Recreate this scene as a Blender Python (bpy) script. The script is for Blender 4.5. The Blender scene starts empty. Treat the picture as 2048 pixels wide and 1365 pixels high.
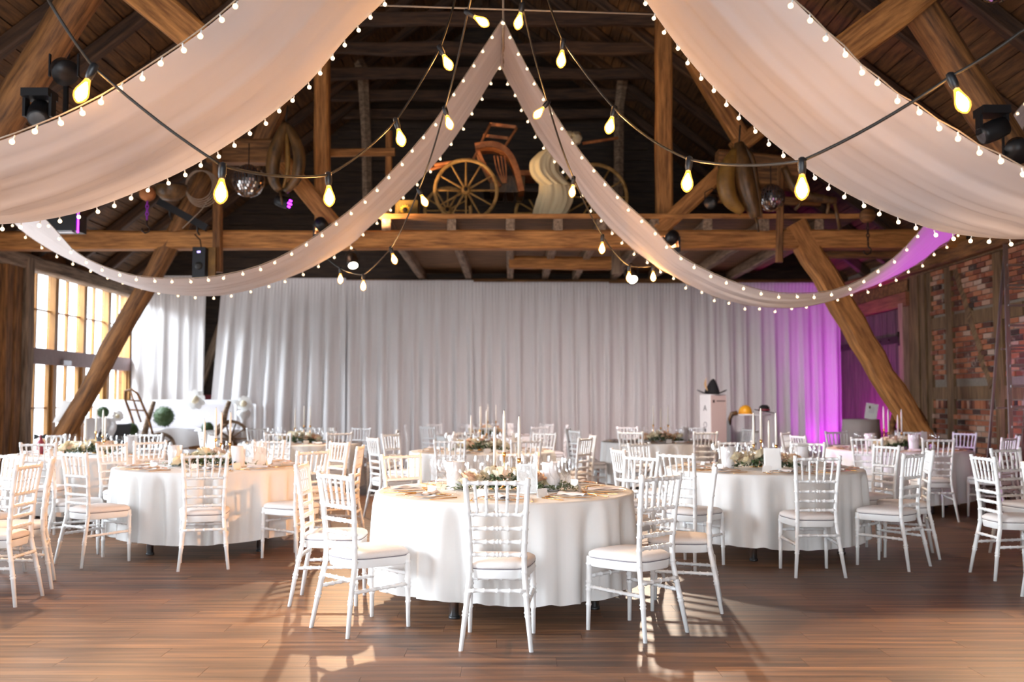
import bpy, math, random
from mathutils import Vector, Matrix
rnd = random.Random(11)
PI = math.pi
sc = bpy.context.scene
COL = sc.collection

# ------------------------------------------------------------------ camera, world, lights, exposure
F, W, H, HC = 1991.0, 2048, 1365, 1.35
PITCH = math.atan((801 - 682.5) / F)
cam_d = bpy.data.cameras.new('camera'); cam = bpy.data.objects.new('camera', cam_d); COL.objects.link(cam)
cam.location = (0, 0, HC); cam.rotation_euler = (PI / 2 + PITCH, 0, 0)
cam_d.sensor_width = 36; cam_d.lens = F / W * 36; cam_d.clip_end = 200
cam_d.dof.use_dof = True; cam_d.dof.focus_distance = 6.0; cam_d.dof.aperture_fstop = 2.0
sc.camera = cam
vs = sc.view_settings
vs.view_transform = 'Standard'; vs.look = 'None'; vs.gamma = 1.0; vs.use_curve_mapping = False
vs.exposure = 0.33

wd = bpy.data.worlds.new('world'); sc.world = wd; wd.use_nodes = True
wn = wd.node_tree.nodes
wn['Background'].inputs[0].default_value = (0.82, 0.91, 1.0, 1); wn['Background'].inputs[1].default_value = 5.0

def area(name, loc, rot, sx, sy, power, col, spread=180):
    d = bpy.data.lights.new(name, 'AREA'); d.shape = 'RECTANGLE'; d.size = sx; d.size_y = sy; d.energy = power; d.color = col; d.spread = math.radians(spread)
    o = bpy.data.objects.new(name, d); COL.objects.link(o); o.location = loc; o.rotation_euler = rot
    return o
DAY = (0.80, 0.90, 1.0)
# daylight over the courtyard, entering by the glazing in the long wall (one bay in view, two bays nearer)
area('daylight_window_bay_far', (-10.3, 18.1, 5.6), (0, -math.radians(62), 0), 3.0, 5.4, 3300, DAY)
area('daylight_window_bay_middle', (-8.6, 11.2, 2.5), (0, -math.radians(68), 0), 2.6, 4.2, 210, DAY, 80)
area('daylight_window_bay_near', (-8.6, 4.6, 2.6), (0, -math.radians(70), 0.12), 2.6, 5.4, 300, DAY, 64)

area('front_fill_light', (-1.2, -4.5, 2.0), (math.radians(90), 0, 0), 7.0, 2.9, 72, (0.95, 0.96, 1.0), 80)  # soft fill added behind the camera to brighten the near sides
XL, XR, YB, YF = -7.85, 6.75, 21.0, -4.0
XC, EZ, SL = (XL + XR) / 2, 3.75, 0.80
RZ = EZ + SL * (XR - XC)

def at(px, py, Y):
    u, v = (px - W / 2) / F, (H / 2 - py) / F
    dy, dz = math.cos(PITCH) - v * math.sin(PITCH), math.sin(PITCH) + v * math.cos(PITCH)
    t = Y / dy
    return Vector((u * t, Y, HC + dz * t))

# ------------------------------------------------------------------ materials
MATS = {}
def nodes_of(m):
    m.use_nodes = True
    return m.node_tree.nodes, m.node_tree.links, m.node_tree.nodes['Principled BSDF']

def plain(name, col, rough=0.5, metal=0.0, noise=0.0, scale=12, bump=0.0, spec=0.5, sheen=0.0, emit=None, estr=0.0, alpha=1.0):
    m = bpy.data.materials.new(name); n, l, b = nodes_of(m)
    b.inputs['Base Color'].default_value = (*col, 1); b.inputs['Roughness'].default_value = rough
    b.inputs['Metallic'].default_value = metal; b.inputs['Specular IOR Level'].default_value = spec
    if sheen: b.inputs['Sheen Weight'].default_value = sheen
    if emit: b.inputs['Emission Color'].default_value = (*emit, 1); b.inputs['Emission Strength'].default_value = estr
    tc = n.new('ShaderNodeTexCoord'); nz = n.new('ShaderNodeTexNoise'); nz.inputs['Scale'].default_value = scale
    nz.inputs['Detail'].default_value = 3
    l.new(tc.outputs['Object'], nz.inputs['Vector'])
    if noise:
        mx = n.new('ShaderNodeMix'); mx.data_type = 'RGBA'; mx.blend_type = 'MULTIPLY'; mx.inputs['Factor'].default_value = noise
        mx.inputs['A'].default_value = (*col, 1)
        l.new(nz.outputs['Fac'], mx.inputs['B']); l.new(mx.outputs['Result'], b.inputs['Base Color'])
    if bump:
        bp = n.new('ShaderNodeBump'); bp.inputs['Strength'].default_value = bump; bp.inputs['Distance'].default_value = 0.02
        l.new(nz.outputs['Fac'], bp.inputs['Height']); l.new(bp.outputs['Normal'], b.inputs['Normal'])
    MATS[name] = m
    return m

def wood(name, dark, light, rough=0.7, stretch=(1.3, 13, 13), bump=0.35, world=False):
    m = bpy.data.materials.new(name); n, l, b = nodes_of(m)
    tc = n.new('ShaderNodeTexCoord'); mp = n.new('ShaderNodeMapping'); mp.inputs['Scale'].default_value = stretch
    if world:
        g = n.new('ShaderNodeNewGeometry'); l.new(g.outputs['Position'], mp.inputs['Vector'])
    else:
        oi = n.new('ShaderNodeObjectInfo'); ad = n.new('ShaderNodeVectorMath'); ad.operation = 'ADD'
        ml = n.new('ShaderNodeVectorMath'); ml.operation = 'SCALE'; ml.inputs['Scale'].default_value = 37
        cb = n.new('ShaderNodeCombineXYZ'); l.new(oi.outputs['Random'], cb.inputs[0]); l.new(oi.outputs['Random'], cb.inputs[2])
        l.new(cb.outputs[0], ml.inputs[0]); l.new(tc.outputs['Object'], ad.inputs[0]); l.new(ml.outputs[0], ad.inputs[1])
        l.new(ad.outputs[0], mp.inputs['Vector'])
    nz = n.new('ShaderNodeTexNoise'); nz.inputs['Scale'].default_value = 1.6; nz.inputs['Detail'].default_value = 6; nz.inputs['Roughness'].default_value = 0.62
    l.new(mp.outputs[0], nz.inputs['Vector'])
    cr = n.new('ShaderNodeValToRGB'); e = cr.color_ramp.elements
    e[0].position = 0.33; e[0].color = (*dark, 1); e[1].position = 0.68; e[1].color = (*light, 1)
    l.new(nz.outputs['Fac'], cr.inputs[0]); l.new(cr.outputs[0], b.inputs['Base Color'])
    bp = n.new('ShaderNodeBump'); bp.inputs['Strength'].default_value = bump; bp.inputs['Distance'].default_value = 0.02
    l.new(nz.outputs['Fac'], bp.inputs['Height']); l.new(bp.outputs['Normal'], b.inputs['Normal'])
    b.inputs['Roughness'].default_value = rough
    MATS[name] = m
    return m

PLW, PLL = 0.19, 1.28
def floor_mat():
    m = bpy.data.materials.new('floor_oak'); n, l, b = nodes_of(m)
    g = n.new('ShaderNodeNewGeometry'); sp = n.new('ShaderNodeSeparateXYZ'); l.new(g.outputs['Position'], sp.inputs[0])
    def ma(op, a, bb=None):
        x = n.new('ShaderNodeMath'); x.operation = op
        for i, q in enumerate((a, bb)):
            if q is None: continue
            if isinstance(q, (int, float)): x.inputs[i].default_value = q
            else: l.new(q, x.inputs[i])
        return x.outputs[0]
    row = ma('FLOOR', ma('DIVIDE', sp.outputs['Y'], PLW))
    off = ma('MULTIPLY', ma('FRACT', ma('MULTIPLY', row, 0.377)), PLL)
    colm = ma('FLOOR', ma('DIVIDE', ma('SUBTRACT', sp.outputs['X'], off), PLL))
    cb = n.new('ShaderNodeCombineXYZ'); l.new(row, cb.inputs[0]); l.new(colm, cb.inputs[1])
    wnz = n.new('ShaderNodeTexWhiteNoise'); wnz.noise_dimensions = '3D'; l.new(cb.outputs[0], wnz.inputs['Vector'])
    mp = n.new('ShaderNodeMapping'); mp.inputs['Scale'].default_value = (0.55, 13, 1); l.new(g.outputs['Position'], mp.inputs['Vector'])
    ad = n.new('ShaderNodeVectorMath'); ad.operation = 'MULTIPLY_ADD'; l.new(wnz.outputs['Color'], ad.inputs[0]); ad.inputs[1].default_value = (7, 7, 7); l.new(mp.outputs[0], ad.inputs[2])
    nz = n.new('ShaderNodeTexNoise'); nz.inputs['Scale'].default_value = 1.5; nz.inputs['Detail'].default_value = 7; nz.inputs['Roughness'].default_value = 0.6
    l.new(ad.outputs[0], nz.inputs['Vector'])
    cr = n.new('ShaderNodeValToRGB'); e = cr.color_ramp.elements
    e[0].position = 0.30; e[0].color = (0.036, 0.014, 0.0055, 1); e[1].position = 0.72; e[1].color = (0.275, 0.128, 0.053, 1)
    mid = cr.color_ramp.elements.new(0.5); mid.color = (0.122, 0.053, 0.022, 1)
    l.new(nz.outputs['Fac'], cr.inputs[0])
    mx = n.new('ShaderNodeMix'); mx.data_type = 'RGBA'; mx.blend_type = 'MULTIPLY'; mx.inputs['Factor'].default_value = 1
    mr = n.new('ShaderNodeMapRange'); mr.inputs['To Min'].default_value = 0.85; mr.inputs['To Max'].default_value = 1.12; l.new(wnz.outputs['Value'], mr.inputs[0])
    l.new(cr.outputs[0], mx.inputs['A']); l.new(mr.outputs[0], mx.inputs['B']); l.new(mx.outputs['Result'], b.inputs['Base Color'])
    b.inputs['Roughness'].default_value = 0.44
    bp = n.new('ShaderNodeBump'); bp.inputs['Strength'].default_value = 0.12; bp.inputs['Distance'].default_value = 0.01
    l.new(nz.outputs['Fac'], bp.inputs['Height']); l.new(bp.outputs['Normal'], b.inputs['Normal'])
    return m

def brick_mat():
    m = bpy.data.materials.new('brick_clay'); n, l, b = nodes_of(m)
    g = n.new('ShaderNodeNewGeometry')
    oi = n.new('ShaderNodeObjectInfo'); sm_ = n.new('ShaderNodeMath'); sm_.operation = 'ADD'; fr_ = n.new('ShaderNodeMath'); fr_.operation = 'FRACT'
    l.new(oi.outputs['Random'], sm_.inputs[0]); l.new(g.outputs['Random Per Island'], sm_.inputs[1]); l.new(sm_.outputs[0], fr_.inputs[0])
    cr = n.new('ShaderNodeValToRGB'); cr.color_ramp.interpolation = 'LINEAR'
    e = cr.color_ramp.elements; e[0].position = 0.0; e[0].color = (0.05, 0.03, 0.025, 1); e[1].position = 1.0; e[1].color = (0.50, 0.36, 0.28, 1)
    for p, c in ((0.2, (0.20, 0.06, 0.035)), (0.5, (0.34, 0.105, 0.05)), (0.8, (0.44, 0.16, 0.075))):
        k = cr.color_ramp.elements.new(p); k.color = (*c, 1)
    l.new(fr_.outputs[0], cr.inputs[0])
    nz = n.new('ShaderNodeTexNoise'); nz.inputs['Scale'].default_value = 9; nz.inputs['Detail'].default_value = 5; l.new(g.outputs['Position'], nz.inputs['Vector'])
    c2 = n.new('ShaderNodeValToRGB'); c2.color_ramp.elements[0].position = 0.58; c2.color_ramp.elements[1].position = 0.72
    c2.color_ramp.elements[1].color = (0.5, 0.5, 0.5, 1); l.new(nz.outputs['Fac'], c2.inputs[0])
    mx = n.new('ShaderNodeMix'); mx.data_type = 'RGBA'; l.new(c2.outputs[0], mx.inputs['Factor']); l.new(cr.outputs[0], mx.inputs['A']); mx.inputs['B'].default_value = (0.5, 0.4, 0.33, 1)
    l.new(mx.outputs['Result'], b.inputs['Base Color']); b.inputs['Roughness'].default_value = 0.9
    bp = n.new('ShaderNodeBump'); bp.inputs['Strength'].default_value = 0.5; l.new(nz.outputs['Fac'], bp.inputs['Height']); l.new(bp.outputs['Normal'], b.inputs['Normal'])
    return m

def fabric(name, col, trans=0.25, weave=220):
    m = bpy.data.materials.new(name); n, l, b = nodes_of(m)
    b.inputs['Base Color'].default_value = (*col, 1); b.inputs['Roughness'].default_value = 0.85; b.inputs['Specular IOR Level'].default_value = 0.15
    tr = n.new('ShaderNodeBsdfTranslucent'); tr.inputs[0].default_value = (*col, 1)
    mx = n.new('ShaderNodeMixShader'); mx.inputs[0].default_value = trans
    tc = n.new('ShaderNodeTexCoord'); nz = n.new('ShaderNodeTexNoise'); nz.inputs['Scale'].default_value = weave
    l.new(tc.outputs['Object'], nz.inputs['Vector'])
    bp = n.new('ShaderNodeBump'); bp.inputs['Strength'].default_value = 0.05; l.new(nz.outputs['Fac'], bp.inputs['Height']); l.new(bp.outputs['Normal'], b.inputs['Normal'])
    l.new(b.outputs[0], mx.inputs[1]); l.new(tr.outputs[0], mx.inputs[2]); l.new(mx.outputs[0], n['Material Output'].inputs[0])
    MATS[name] = m
    return m

def glass(name, tint=(1, 1, 1), gloss=0.06, edge=0.55):
    m = bpy.data.materials.new(name); n, l, b = nodes_of(m)
    t = n.new('ShaderNodeBsdfTransparent'); t.inputs[0].default_value = (*tint, 1)
    g = n.new('ShaderNodeBsdfGlossy'); g.inputs['Roughness'].default_value = 0.03
    lw = n.new('ShaderNodeLayerWeight'); lw.inputs[0].default_value = 0.35
    mr = n.new('ShaderNodeMapRange'); mr.inputs['To Min'].default_value = gloss; mr.inputs['To Max'].default_value = edge
    l.new(lw.outputs['Facing'], mr.inputs[0])
    mx = n.new('ShaderNodeMixShader'); l.new(mr.outputs[0], mx.inputs[0]); l.new(t.outputs[0], mx.inputs[1]); l.new(g.outputs[0], mx.inputs[2])
    l.new(mx.outputs[0], n['Material Output'].inputs[0])
    MATS[name] = m
    return m

def emis(name, col, s):
    m = bpy.data.materials.new(name); n, l, b = nodes_of(m)
    e = n.new('ShaderNodeEmission'); e.inputs[0].default_value = (*col, 1); e.inputs[1].default_value = s
    l.new(e.outputs[0], n['Material Output'].inputs[0]); MATS[name] = m
    return m

M_FLOOR = floor_mat(); M_BRICK = brick_mat()
M_BEAM = wood('old_oak_beam', (0.08, 0.031, 0.009), (0.38, 0.165, 0.05))
M_BEAML = wood('honey_pine_beam', (0.20, 0.075, 0.018), (0.66, 0.29, 0.08))
M_RAFT = wood('dark_rafter', (0.025, 0.012, 0.006), (0.11, 0.052, 0.024))
M_BOARD = wood('roof_board', (0.04, 0.018, 0.006), (0.20, 0.09, 0.028), stretch=(13, 1.1, 13))
M_BOARDX = wood('loft_board', (0.09, 0.045, 0.018), (0.34, 0.165, 0.06))
M_PALE = wood('weathered_grey_timber', (0.12, 0.075, 0.045), (0.42, 0.29, 0.19))
M_DARKW = wood('dark_gable_board', (0.02, 0.012, 0.008), (0.07, 0.042, 0.025))
M_DOOR = wood('door_plank', (0.04, 0.025, 0.022), (0.15, 0.095, 0.08), stretch=(13, 13, 1.2))
M_FRAME = wood('pine_window_frame', (0.28, 0.125, 0.03), (0.46, 0.23, 0.065), stretch=(10, 10, 1.2), rough=0.45, bump=0.1)
M_MAUVE = plain('mauve_painted_timber', (0.33, 0.22, 0.21), 0.6, noise=0.3)
M_POSTV = wood('wall_post_timber', (0.085, 0.045, 0.018), (0.27, 0.155, 0.07), stretch=(13, 13, 1.2))
M_WHITE = plain('white_lacquer', (0.86, 0.86, 0.85), 0.32, noise=0.06)
M_CUSH = plain('cream_cushion_fabric', (0.80, 0.75, 0.72), 0.85, noise=0.1, scale=90, bump=0.1)
M_PIPE = plain('grey_piping', (0.22, 0.20, 0.22), 0.8)
M_CLOTH = fabric('white_tablecloth', (0.82, 0.81, 0.79), 0.12)
M_CURT = fabric('white_curtain', (0.80, 0.78, 0.78), 0.12)
M_SWAG = fabric('ivory_voile', (0.86, 0.76, 0.72), 0.35, 60)
M_CHROME = plain('chrome', (0.82, 0.82, 0.84), 0.28, 1.0)
M_STEEL = plain('brushed_aluminium', (0.62, 0.62, 0.65), 0.3, 1.0, noise=0.2)
M_GOLD = plain('brass_gold', (0.83, 0.47, 0.16), 0.25, 1.0)
M_BLACK = plain('black_housing', (0.012, 0.012, 0.014), 0.45, noise=0.3)
M_CABLE = plain('black_rubber_cable', (0.02, 0.016, 0.012), 0.5)
M_IRON = plain('rusty_iron', (0.07, 0.045, 0.035), 0.6, 0.7, noise=0.6)
M_GLASS = glass('clear_glass', gloss=0.035, edge=0.38)
M_PANE = glass('window_glass', gloss=0.03, edge=0.4)
M_CAND = plain('ivory_wax', (0.85, 0.80, 0.72), 0.45, noise=0.05)
M_PAPER = plain('white_card', (0.86, 0.85, 0.83), 0.7, noise=0.05)
M_FROST = plain('frosted_white_cooler', (0.76, 0.74, 0.75), 0.4, noise=0.05)
M_NAP = plain('pale_napkin_linen', (0.72, 0.67, 0.66), 0.9, noise=0.1, scale=60)
M_LEAFD = plain('dark_green_leaf', (0.07, 0.13, 0.04), 0.6, noise=0.6, scale=20)
M_LEAFL = plain('sage_leaf', (0.27, 0.34, 0.20), 0.6, noise=0.5, scale=20)
M_ROSEW = plain('cream_rose', (0.90, 0.80, 0.58), 0.7, noise=0.15)
M_ROSEP = plain('peach_rose', (0.84, 0.55, 0.36), 0.7, noise=0.2)
M_PLASTER = plain('pale_plaster', (0.72, 0.68, 0.62), 0.9, noise=0.25, scale=2)
M_ROOFT = plain('grey_roof_tile', (0.45, 0.42, 0.42), 0.9, noise=0.4, scale=3)
M_PAVE = plain('courtyard_paving', (0.55, 0.53, 0.5), 0.9, noise=0.3, scale=3)
M_MORTAR = plain('lime_mortar', (0.30, 0.245, 0.195), 0.95, noise=0.4, scale=25, bump=0.3)
M_LEATH = wood('cracked_leather', (0.03, 0.018, 0.008), (0.22, 0.11, 0.035), rough=0.4, stretch=(6, 6, 2))
M_YELLOW = plain('yellow_leather', (0.40, 0.20, 0.035), 0.5, noise=0.8, scale=9)
M_WHEEL = wood('ochre_wheel_wood', (0.24, 0.125, 0.03), (0.58, 0.34, 0.11), stretch=(5, 5, 5))
M_ORANGE = wood('orange_carriage_wood', (0.30, 0.09, 0.03), (0.58, 0.22, 0.07), stretch=(5, 5, 5))
M_TULLE = fabric('cream_tulle', (0.80, 0.74, 0.55), 0.3, 80)
M_ROPE = plain('pale_rope', (0.45, 0.34, 0.25), 0.9, noise=0.3, scale=80)
M_RED = plain('dark_red_crate', (0.22, 0.02, 0.035), 0.6)
M_FELT = plain('black_felt', (0.01, 0.01, 0.011), 0.9)
M_MIRROR = plain('mirror_tile', (0.85, 0.85, 0.87), 0.06, 1.0)
M_BALLIN = plain('mirror_ball_core', (0.06, 0.06, 0.07), 0.5)
E_BULB = emis('filament_glow', (1.0, 0.56, 0.23), 270)
def amber():
    m = bpy.data.materials.new('amber_bulb_glass'); n, l, b = nodes_of(m)
    t = n.new('ShaderNodeBsdfTransparent'); t.inputs[0].default_value = (1, .86, .62, 1)
    e = n.new('ShaderNodeEmission'); e.inputs[0].default_value = (1, .42, .07, 1); e.inputs[1].default_value = 3.0
    mx = n.new('ShaderNodeMixShader'); mx.inputs[0].default_value = .45
    l.new(t.outputs[0], mx.inputs[1]); l.new(e.outputs[0], mx.inputs[2]); l.new(mx.outputs[0], n['Material Output'].inputs[0])
    return m
M_AMBER = amber()
E_FAIRY = emis('fairy_glow', (1.0, 0.74, 0.46), 2.2)
E_PURP = emis('purple_led', (0.42, 0.02, 1.0), 12)
E_LENS = emis('lamp_lens_glow', (1.0, 0.85, 0.65), 8)

# ------------------------------------------------------------------ mesh helpers
class MB:
    def __init__(s): s.v, s.f, s.sm, s.mi = [], [], [], []
    def add(s, vs_, fs, smooth=False, mi=0):
        k = len(s.v); s.v += [tuple(p) for p in vs_]
        for f in fs: s.f.append([i + k for i in f]); s.sm.append(smooth); s.mi.append(mi)
        return s
    def box(s, c, d, M=None, mi=0):
        x, y, z = d[0] / 2, d[1] / 2, d[2] / 2
        p = [Vector((a * x, b * y, e * z)) for a in (-1, 1) for b in (-1, 1) for e in (-1, 1)]
        if M is not None: p = [M @ q for q in p]
        p = [q + Vector(c) for q in p]
        return s.add(p, [(0, 1, 3, 2), (4, 6, 7, 5), (0, 4, 5, 1), (2, 3, 7, 6), (0, 2, 6, 4), (1, 5, 7, 3)], False, mi)
    def lathe(s, prof, n=16, c=(0, 0, 0), smooth=True, mi=0, caps=True, M=None):
        vv = []
        for r, z in prof:
            for i in range(n):
                a = 2 * PI * i / n
                q = Vector((r * math.cos(a), r * math.sin(a), z))
                if M is not None: q = M @ q
                vv.append(q + Vector(c))
        ff = []
        for j in range(len(prof) - 1):
            for i in range(n):
                ff.append((j * n + i, j * n + (i + 1) % n, (j + 1) * n + (i + 1) % n, (j + 1) * n + i))
        if caps:
            if prof[0][0] > 1e-4: ff.append(tuple(reversed(range(n))))
            if prof[-1][0] > 1e-4: ff.append(tuple(range((len(prof) - 1) * n, len(prof) * n)))
        return s.add(vv, ff, smooth, mi)
    def tube(s, pts, r, n=8, smooth=True, mi=0, caps=True, closed=False):
        pts = [Vector(p) for p in pts]; N = len(pts)
        rr = r if isinstance(r, (list, tuple)) else [r] * N
        vv = []; prev = None
        for i, p in enumerate(pts):
            if closed: d = pts[(i + 1) % N] - pts[i - 1]
            else: d = pts[min(i + 1, N - 1)] - pts[max(i - 1, 0)]
            d = d.normalized() if d.length > 1e-9 else Vector((0, 0, 1))
            if prev is None:
                u = d.cross(Vector((0, 0, 1)))
                if u.length < 1e-3: u = d.cross(Vector((0, 1, 0)))
            else:
                u = prev - d * prev.dot(d)
            u.normalize(); prev = u; w = d.cross(u)
            for k in range(n):
                a = 2 * PI * k / n
                vv.append(p + (u * math.cos(a) + w * math.sin(a)) * rr[i])
        ff = []
        for i in range(N if closed else N - 1):
            j = (i + 1) % N
            for k in range(n):
                ff.append((i * n + k, i * n + (k + 1) % n, j * n + (k + 1) % n, j * n + k))
        if caps and not closed: ff += [tuple(reversed(range(n))), tuple(range((N - 1) * n, N * n))]
        return s.add(vv, ff, smooth, mi)
    def grid(s, fn, nu, nv, smooth=True, mi=0, closed=False):
        vv = [fn(i / nu, j / nv) for i in range(nu if closed else nu + 1) for j in range(nv + 1)]
        ff = []; m = nu
        for i in range(m):
            i2 = (i + 1) % nu if closed else i + 1
            for j in range(nv):
                ff.append((i * (nv + 1) + j, i2 * (nv + 1) + j, i2 * (nv + 1) + j + 1, i * (nv + 1) + j + 1))
        return s.add(vv, ff, smooth, mi)
    def ball(s, c, r, nu=12, nv=8, sc3=(1, 1, 1), mi=0, fn=None):
        prof = []
        vv = [(c[0], c[1], c[2] - r * sc3[2])]
        for j in range(1, nv):
            t = PI * j / nv
            for i in range(nu):
                a = 2 * PI * i / nu
                k = fn(a, t) if fn else 1
                vv.append((c[0] + r * k * sc3[0] * math.sin(t) * math.cos(a), c[1] + r * k * sc3[1] * math.sin(t) * math.sin(a), c[2] - r * k * sc3[2] * math.cos(t)))
        vv.append((c[0], c[1], c[2] + r * sc3[2])); L = len(vv) - 1
        ff = [(0, 1 + (i + 1) % nu, 1 + i) for i in range(nu)]
        for j in range(nv - 2):
            for i in range(nu):
                a, b = 1 + j * nu + i, 1 + j * nu + (i + 1) % nu
                ff.append((a, b, b + nu, a + nu))
        o = 1 + (nv - 2) * nu
        ff += [(o + i, o + (i + 1) % nu, L) for i in range(nu)]
        return s.add(vv, ff, True, mi)
    def mesh(s, name, *mats):
        me = bpy.data.meshes.new(name); me.from_pydata(s.v, [], s.f)
        me.polygons.foreach_set('use_smooth', s.sm); me.polygons.foreach_set('material_index', s.mi)
        for m in mats: me.materials.append(m)
        me.update()
        return me

def link(name, me, parent=None, loc=None, rot=None, mtx=None):
    o = bpy.data.objects.new(name, me); COL.objects.link(o)
    if parent is not None: o.parent = parent
    if mtx is not None: o.matrix_local = mtx
    if loc is not None: o.location = loc
    if rot is not None: o.rotation_euler = rot
    return o
def tag(o, label=None, cat=None, group=None, kind=None):
    for k, v in (('label', label), ('category', cat), ('group', group), ('kind', kind)):
        if v: o[k] = v
    return o
def thing(name, label, cat, loc=(0, 0, 0), rz=0.0, group=None, kind=None):
    o = bpy.data.objects.new(name, None); COL.objects.link(o); o.empty_display_size = 0.1
    o.location = loc; o.rotation_euler = (0, 0, rz)
    return tag(o, label, cat, group, kind)
def copy_tree(o, parent=None, kids=None):
    c = o.copy(); COL.objects.link(c)
    if parent is not None: c.parent = parent
    for ch in (kids if kids is not None else o.children): copy_tree(ch, c)
    return c

def beam_mtx(p0, p1, up=None):
    p0, p1 = Vector(p0), Vector(p1); x = (p1 - p0).normalized()
    up = Vector(up) if up else (Vector((0, 0, 1)) if abs(x.z) < 0.95 else Vector((0, 1, 0)))
    y = up.cross(x).normalized(); z = x.cross(y)
    m = Matrix((x, y, z)).transposed().to_4x4(); m.translation = p0
    return m, (p1 - p0).length
def beam(name, p0, p1, w, h, mat, parent=None, jit=0.04, log=False, seg=None, up=None, bend=0.0):
    m, L = beam_mtx(p0, p1, up); n = seg or max(2, int(L / 0.6)); mb = MB(); vv = []
    if log: ring = [(math.cos(2 * PI * k / 12) * w / 2, math.sin(2 * PI * k / 12) * h / 2) for k in range(12)]
    else:
        b = 0.12 * min(w, h); a, c = w / 2, h / 2
        ring = [(a, -c + b), (a, c - b), (a - b, c), (-a + b, c), (-a, c - b), (-a, -c + b), (-a + b, -c), (a - b, -c)]
    K = len(ring)
    for i in range(n + 1):
        t = i / n; oy, oz = (rnd.uniform(-1, 1) * jit * w, rnd.uniform(-1, 1) * jit * h)
        oz += bend * math.sin(PI * t)
        k = 1 + rnd.uniform(-jit, jit)
        for (y, z) in ring: vv.append((L * t, (y + oy) * k, (z + oz) * k if not bend else z * k + oz))
    ff = []
    for i in range(n):
        for k in range(K): ff.append((i * K + k, i * K + (k + 1) % K, (i + 1) * K + (k + 1) % K, (i + 1) * K + k))
    ff += [tuple(reversed(range(K))), tuple(range(n * K, (n + 1) * K))]
    mb.add(vv, ff, log)
    return link(name, mb.mesh(name, mat), parent, mtx=m)

def boxobj(name, c, d, mat, parent=None, rot=None):
    return link(name, MB().box((0, 0, 0), d).mesh(name, mat), parent, loc=c, rot=rot)

def resample(pts, n):
    pts = [Vector(p) for p in pts]
    def cm(p0, p1, p2, p3, t):
        return 0.5 * ((2 * p1) + (p2 - p0) * t + (2 * p0 - 5 * p1 + 4 * p2 - p3) * t * t + (3 * p1 - p0 - 3 * p2 + p3) * t ** 3)
    dense = []
    for i in range(len(pts) - 1):
        p0, p1, p2, p3 = pts[max(i - 1, 0)], pts[i], pts[i + 1], pts[min(i + 2, len(pts) - 1)]
        for k in range(8): dense.append(cm(p0, p1, p2, p3, k / 8))
    dense.append(pts[-1])
    L = [0]
    for a, b in zip(dense, dense[1:]): L.append(L[-1] + (b - a).length)
    out = []; j = 0
    for i in range(n + 1):
        s = L[-1] * i / n
        while j < len(L) - 2 and L[j + 1] < s: j += 1
        t = (s - L[j]) / max(L[j + 1] - L[j], 1e-9)
        out.append(dense[j].lerp(dense[j + 1], min(max(t, 0), 1)))
    return out, L[-1]

# ------------------------------------------------------------------ floor
floor = link('floor', MB().box(((XL + XR) / 2, (YF + YB) / 2, -0.06), (XR - XL + 0.8, YB - YF + 0.8, 0.1)).mesh('floor', M_DARKW))
tag(floor, 'brown oak plank floor of the barn hall', None, None, 'structure')
pm = MB().box((PLL / 2, PLW / 2, -0.005), (PLL - 0.0016, PLW - 0.0016, 0.014)).mesh('plank', M_FLOOR)
near, rest = [], MB()
for row in range(int(YF / PLW) - 1, int(YB / PLW) + 1):
    off = ((row * 0.377) % 1.0) * PLL
    y0 = row * PLW
    for c in range(int((XL - off) / PLL) - 2, int((XR - off) / PLL) + 2):
        x0 = c * PLL + off
        if x0 + PLL < XL or x0 > XR: continue
        yc = y0 + PLW / 2
        vis = yc > 4.7 and x0 < 0.52 * yc and x0 + PLL > -0.52 * yc
        if vis and len(near) < 295: near.append((x0, y0))
        else: rest.box((x0 + PLL / 2, y0 + PLW / 2, -0.005), (PLL - 0.0016, PLW - 0.0016, 0.014))
for x0, y0 in near: link('floor_plank', pm, floor, loc=(x0, y0, 0))
tag(link('floor_plank_field', rest.mesh('floor_plank_field', M_FLOOR), floor), kind='stuff')

# ------------------------------------------------------------------ roof: slopes of boards, rafters, collars
ceil = tag(bpy.data.objects.new('ceiling', None), 'open timber roof of boards on dark rafters', None, None, 'structure'); COL.objects.link(ceil)
cosr = 1 / math.hypot(1, SL); slope_len = (XR - XC) / cosr; ang = math.atan(SL)
for side in (-1, 1):
    mb = MB(); xe = XL - 0.35 if side < 0 else XR + 0.35; ze = EZ - 0.28
    q = [(xe, YF - 0.3, ze + 0.16), (xe, YB + 0.4, ze + 0.16), (XC, YB + 0.4, RZ + 0.16), (XC, YF - 0.3, RZ + 0.16)]
    q2 = [(a, b, c + 0.1) for a, b, c in q]
    mb.add(q + q2, [(0, 1, 2, 3), (7, 6, 5, 4), (0, 4, 5, 1), (2, 6, 7, 3), (1, 5, 6, 2), (0, 3, 7, 4)])
    link('roof_deck', mb.mesh('roof_deck', M_DARKW), ceil)
    bw = 0.19; nb = int((slope_len + 0.3) / bw)
    bmesh = {}
    for L in (7.5,):
        bmesh[L] = MB().box((0, 0, 0), (bw - 0.012, L - 0.01, 0.03)).mesh('roof_board', M_BOARD)
    for i in range(nb):
        s = -0.25 + (i + 0.5) * bw
        x = (XL + s * cosr) if side < 0 else (XR - s * cosr)
        z = EZ + s * cosr * SL + 0.10 + rnd.uniform(-0.006, 0.006)
        for y0 in (6.0, 13.5):
            link('roof_board', bmesh[7.5], ceil, loc=(x, y0 + 3.75, z), rot=(rnd.uniform(-.001, .001), -ang if side < 0 else ang, 0))
RY = [7.3 + 1.27 * k for k in range(11)]
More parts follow.
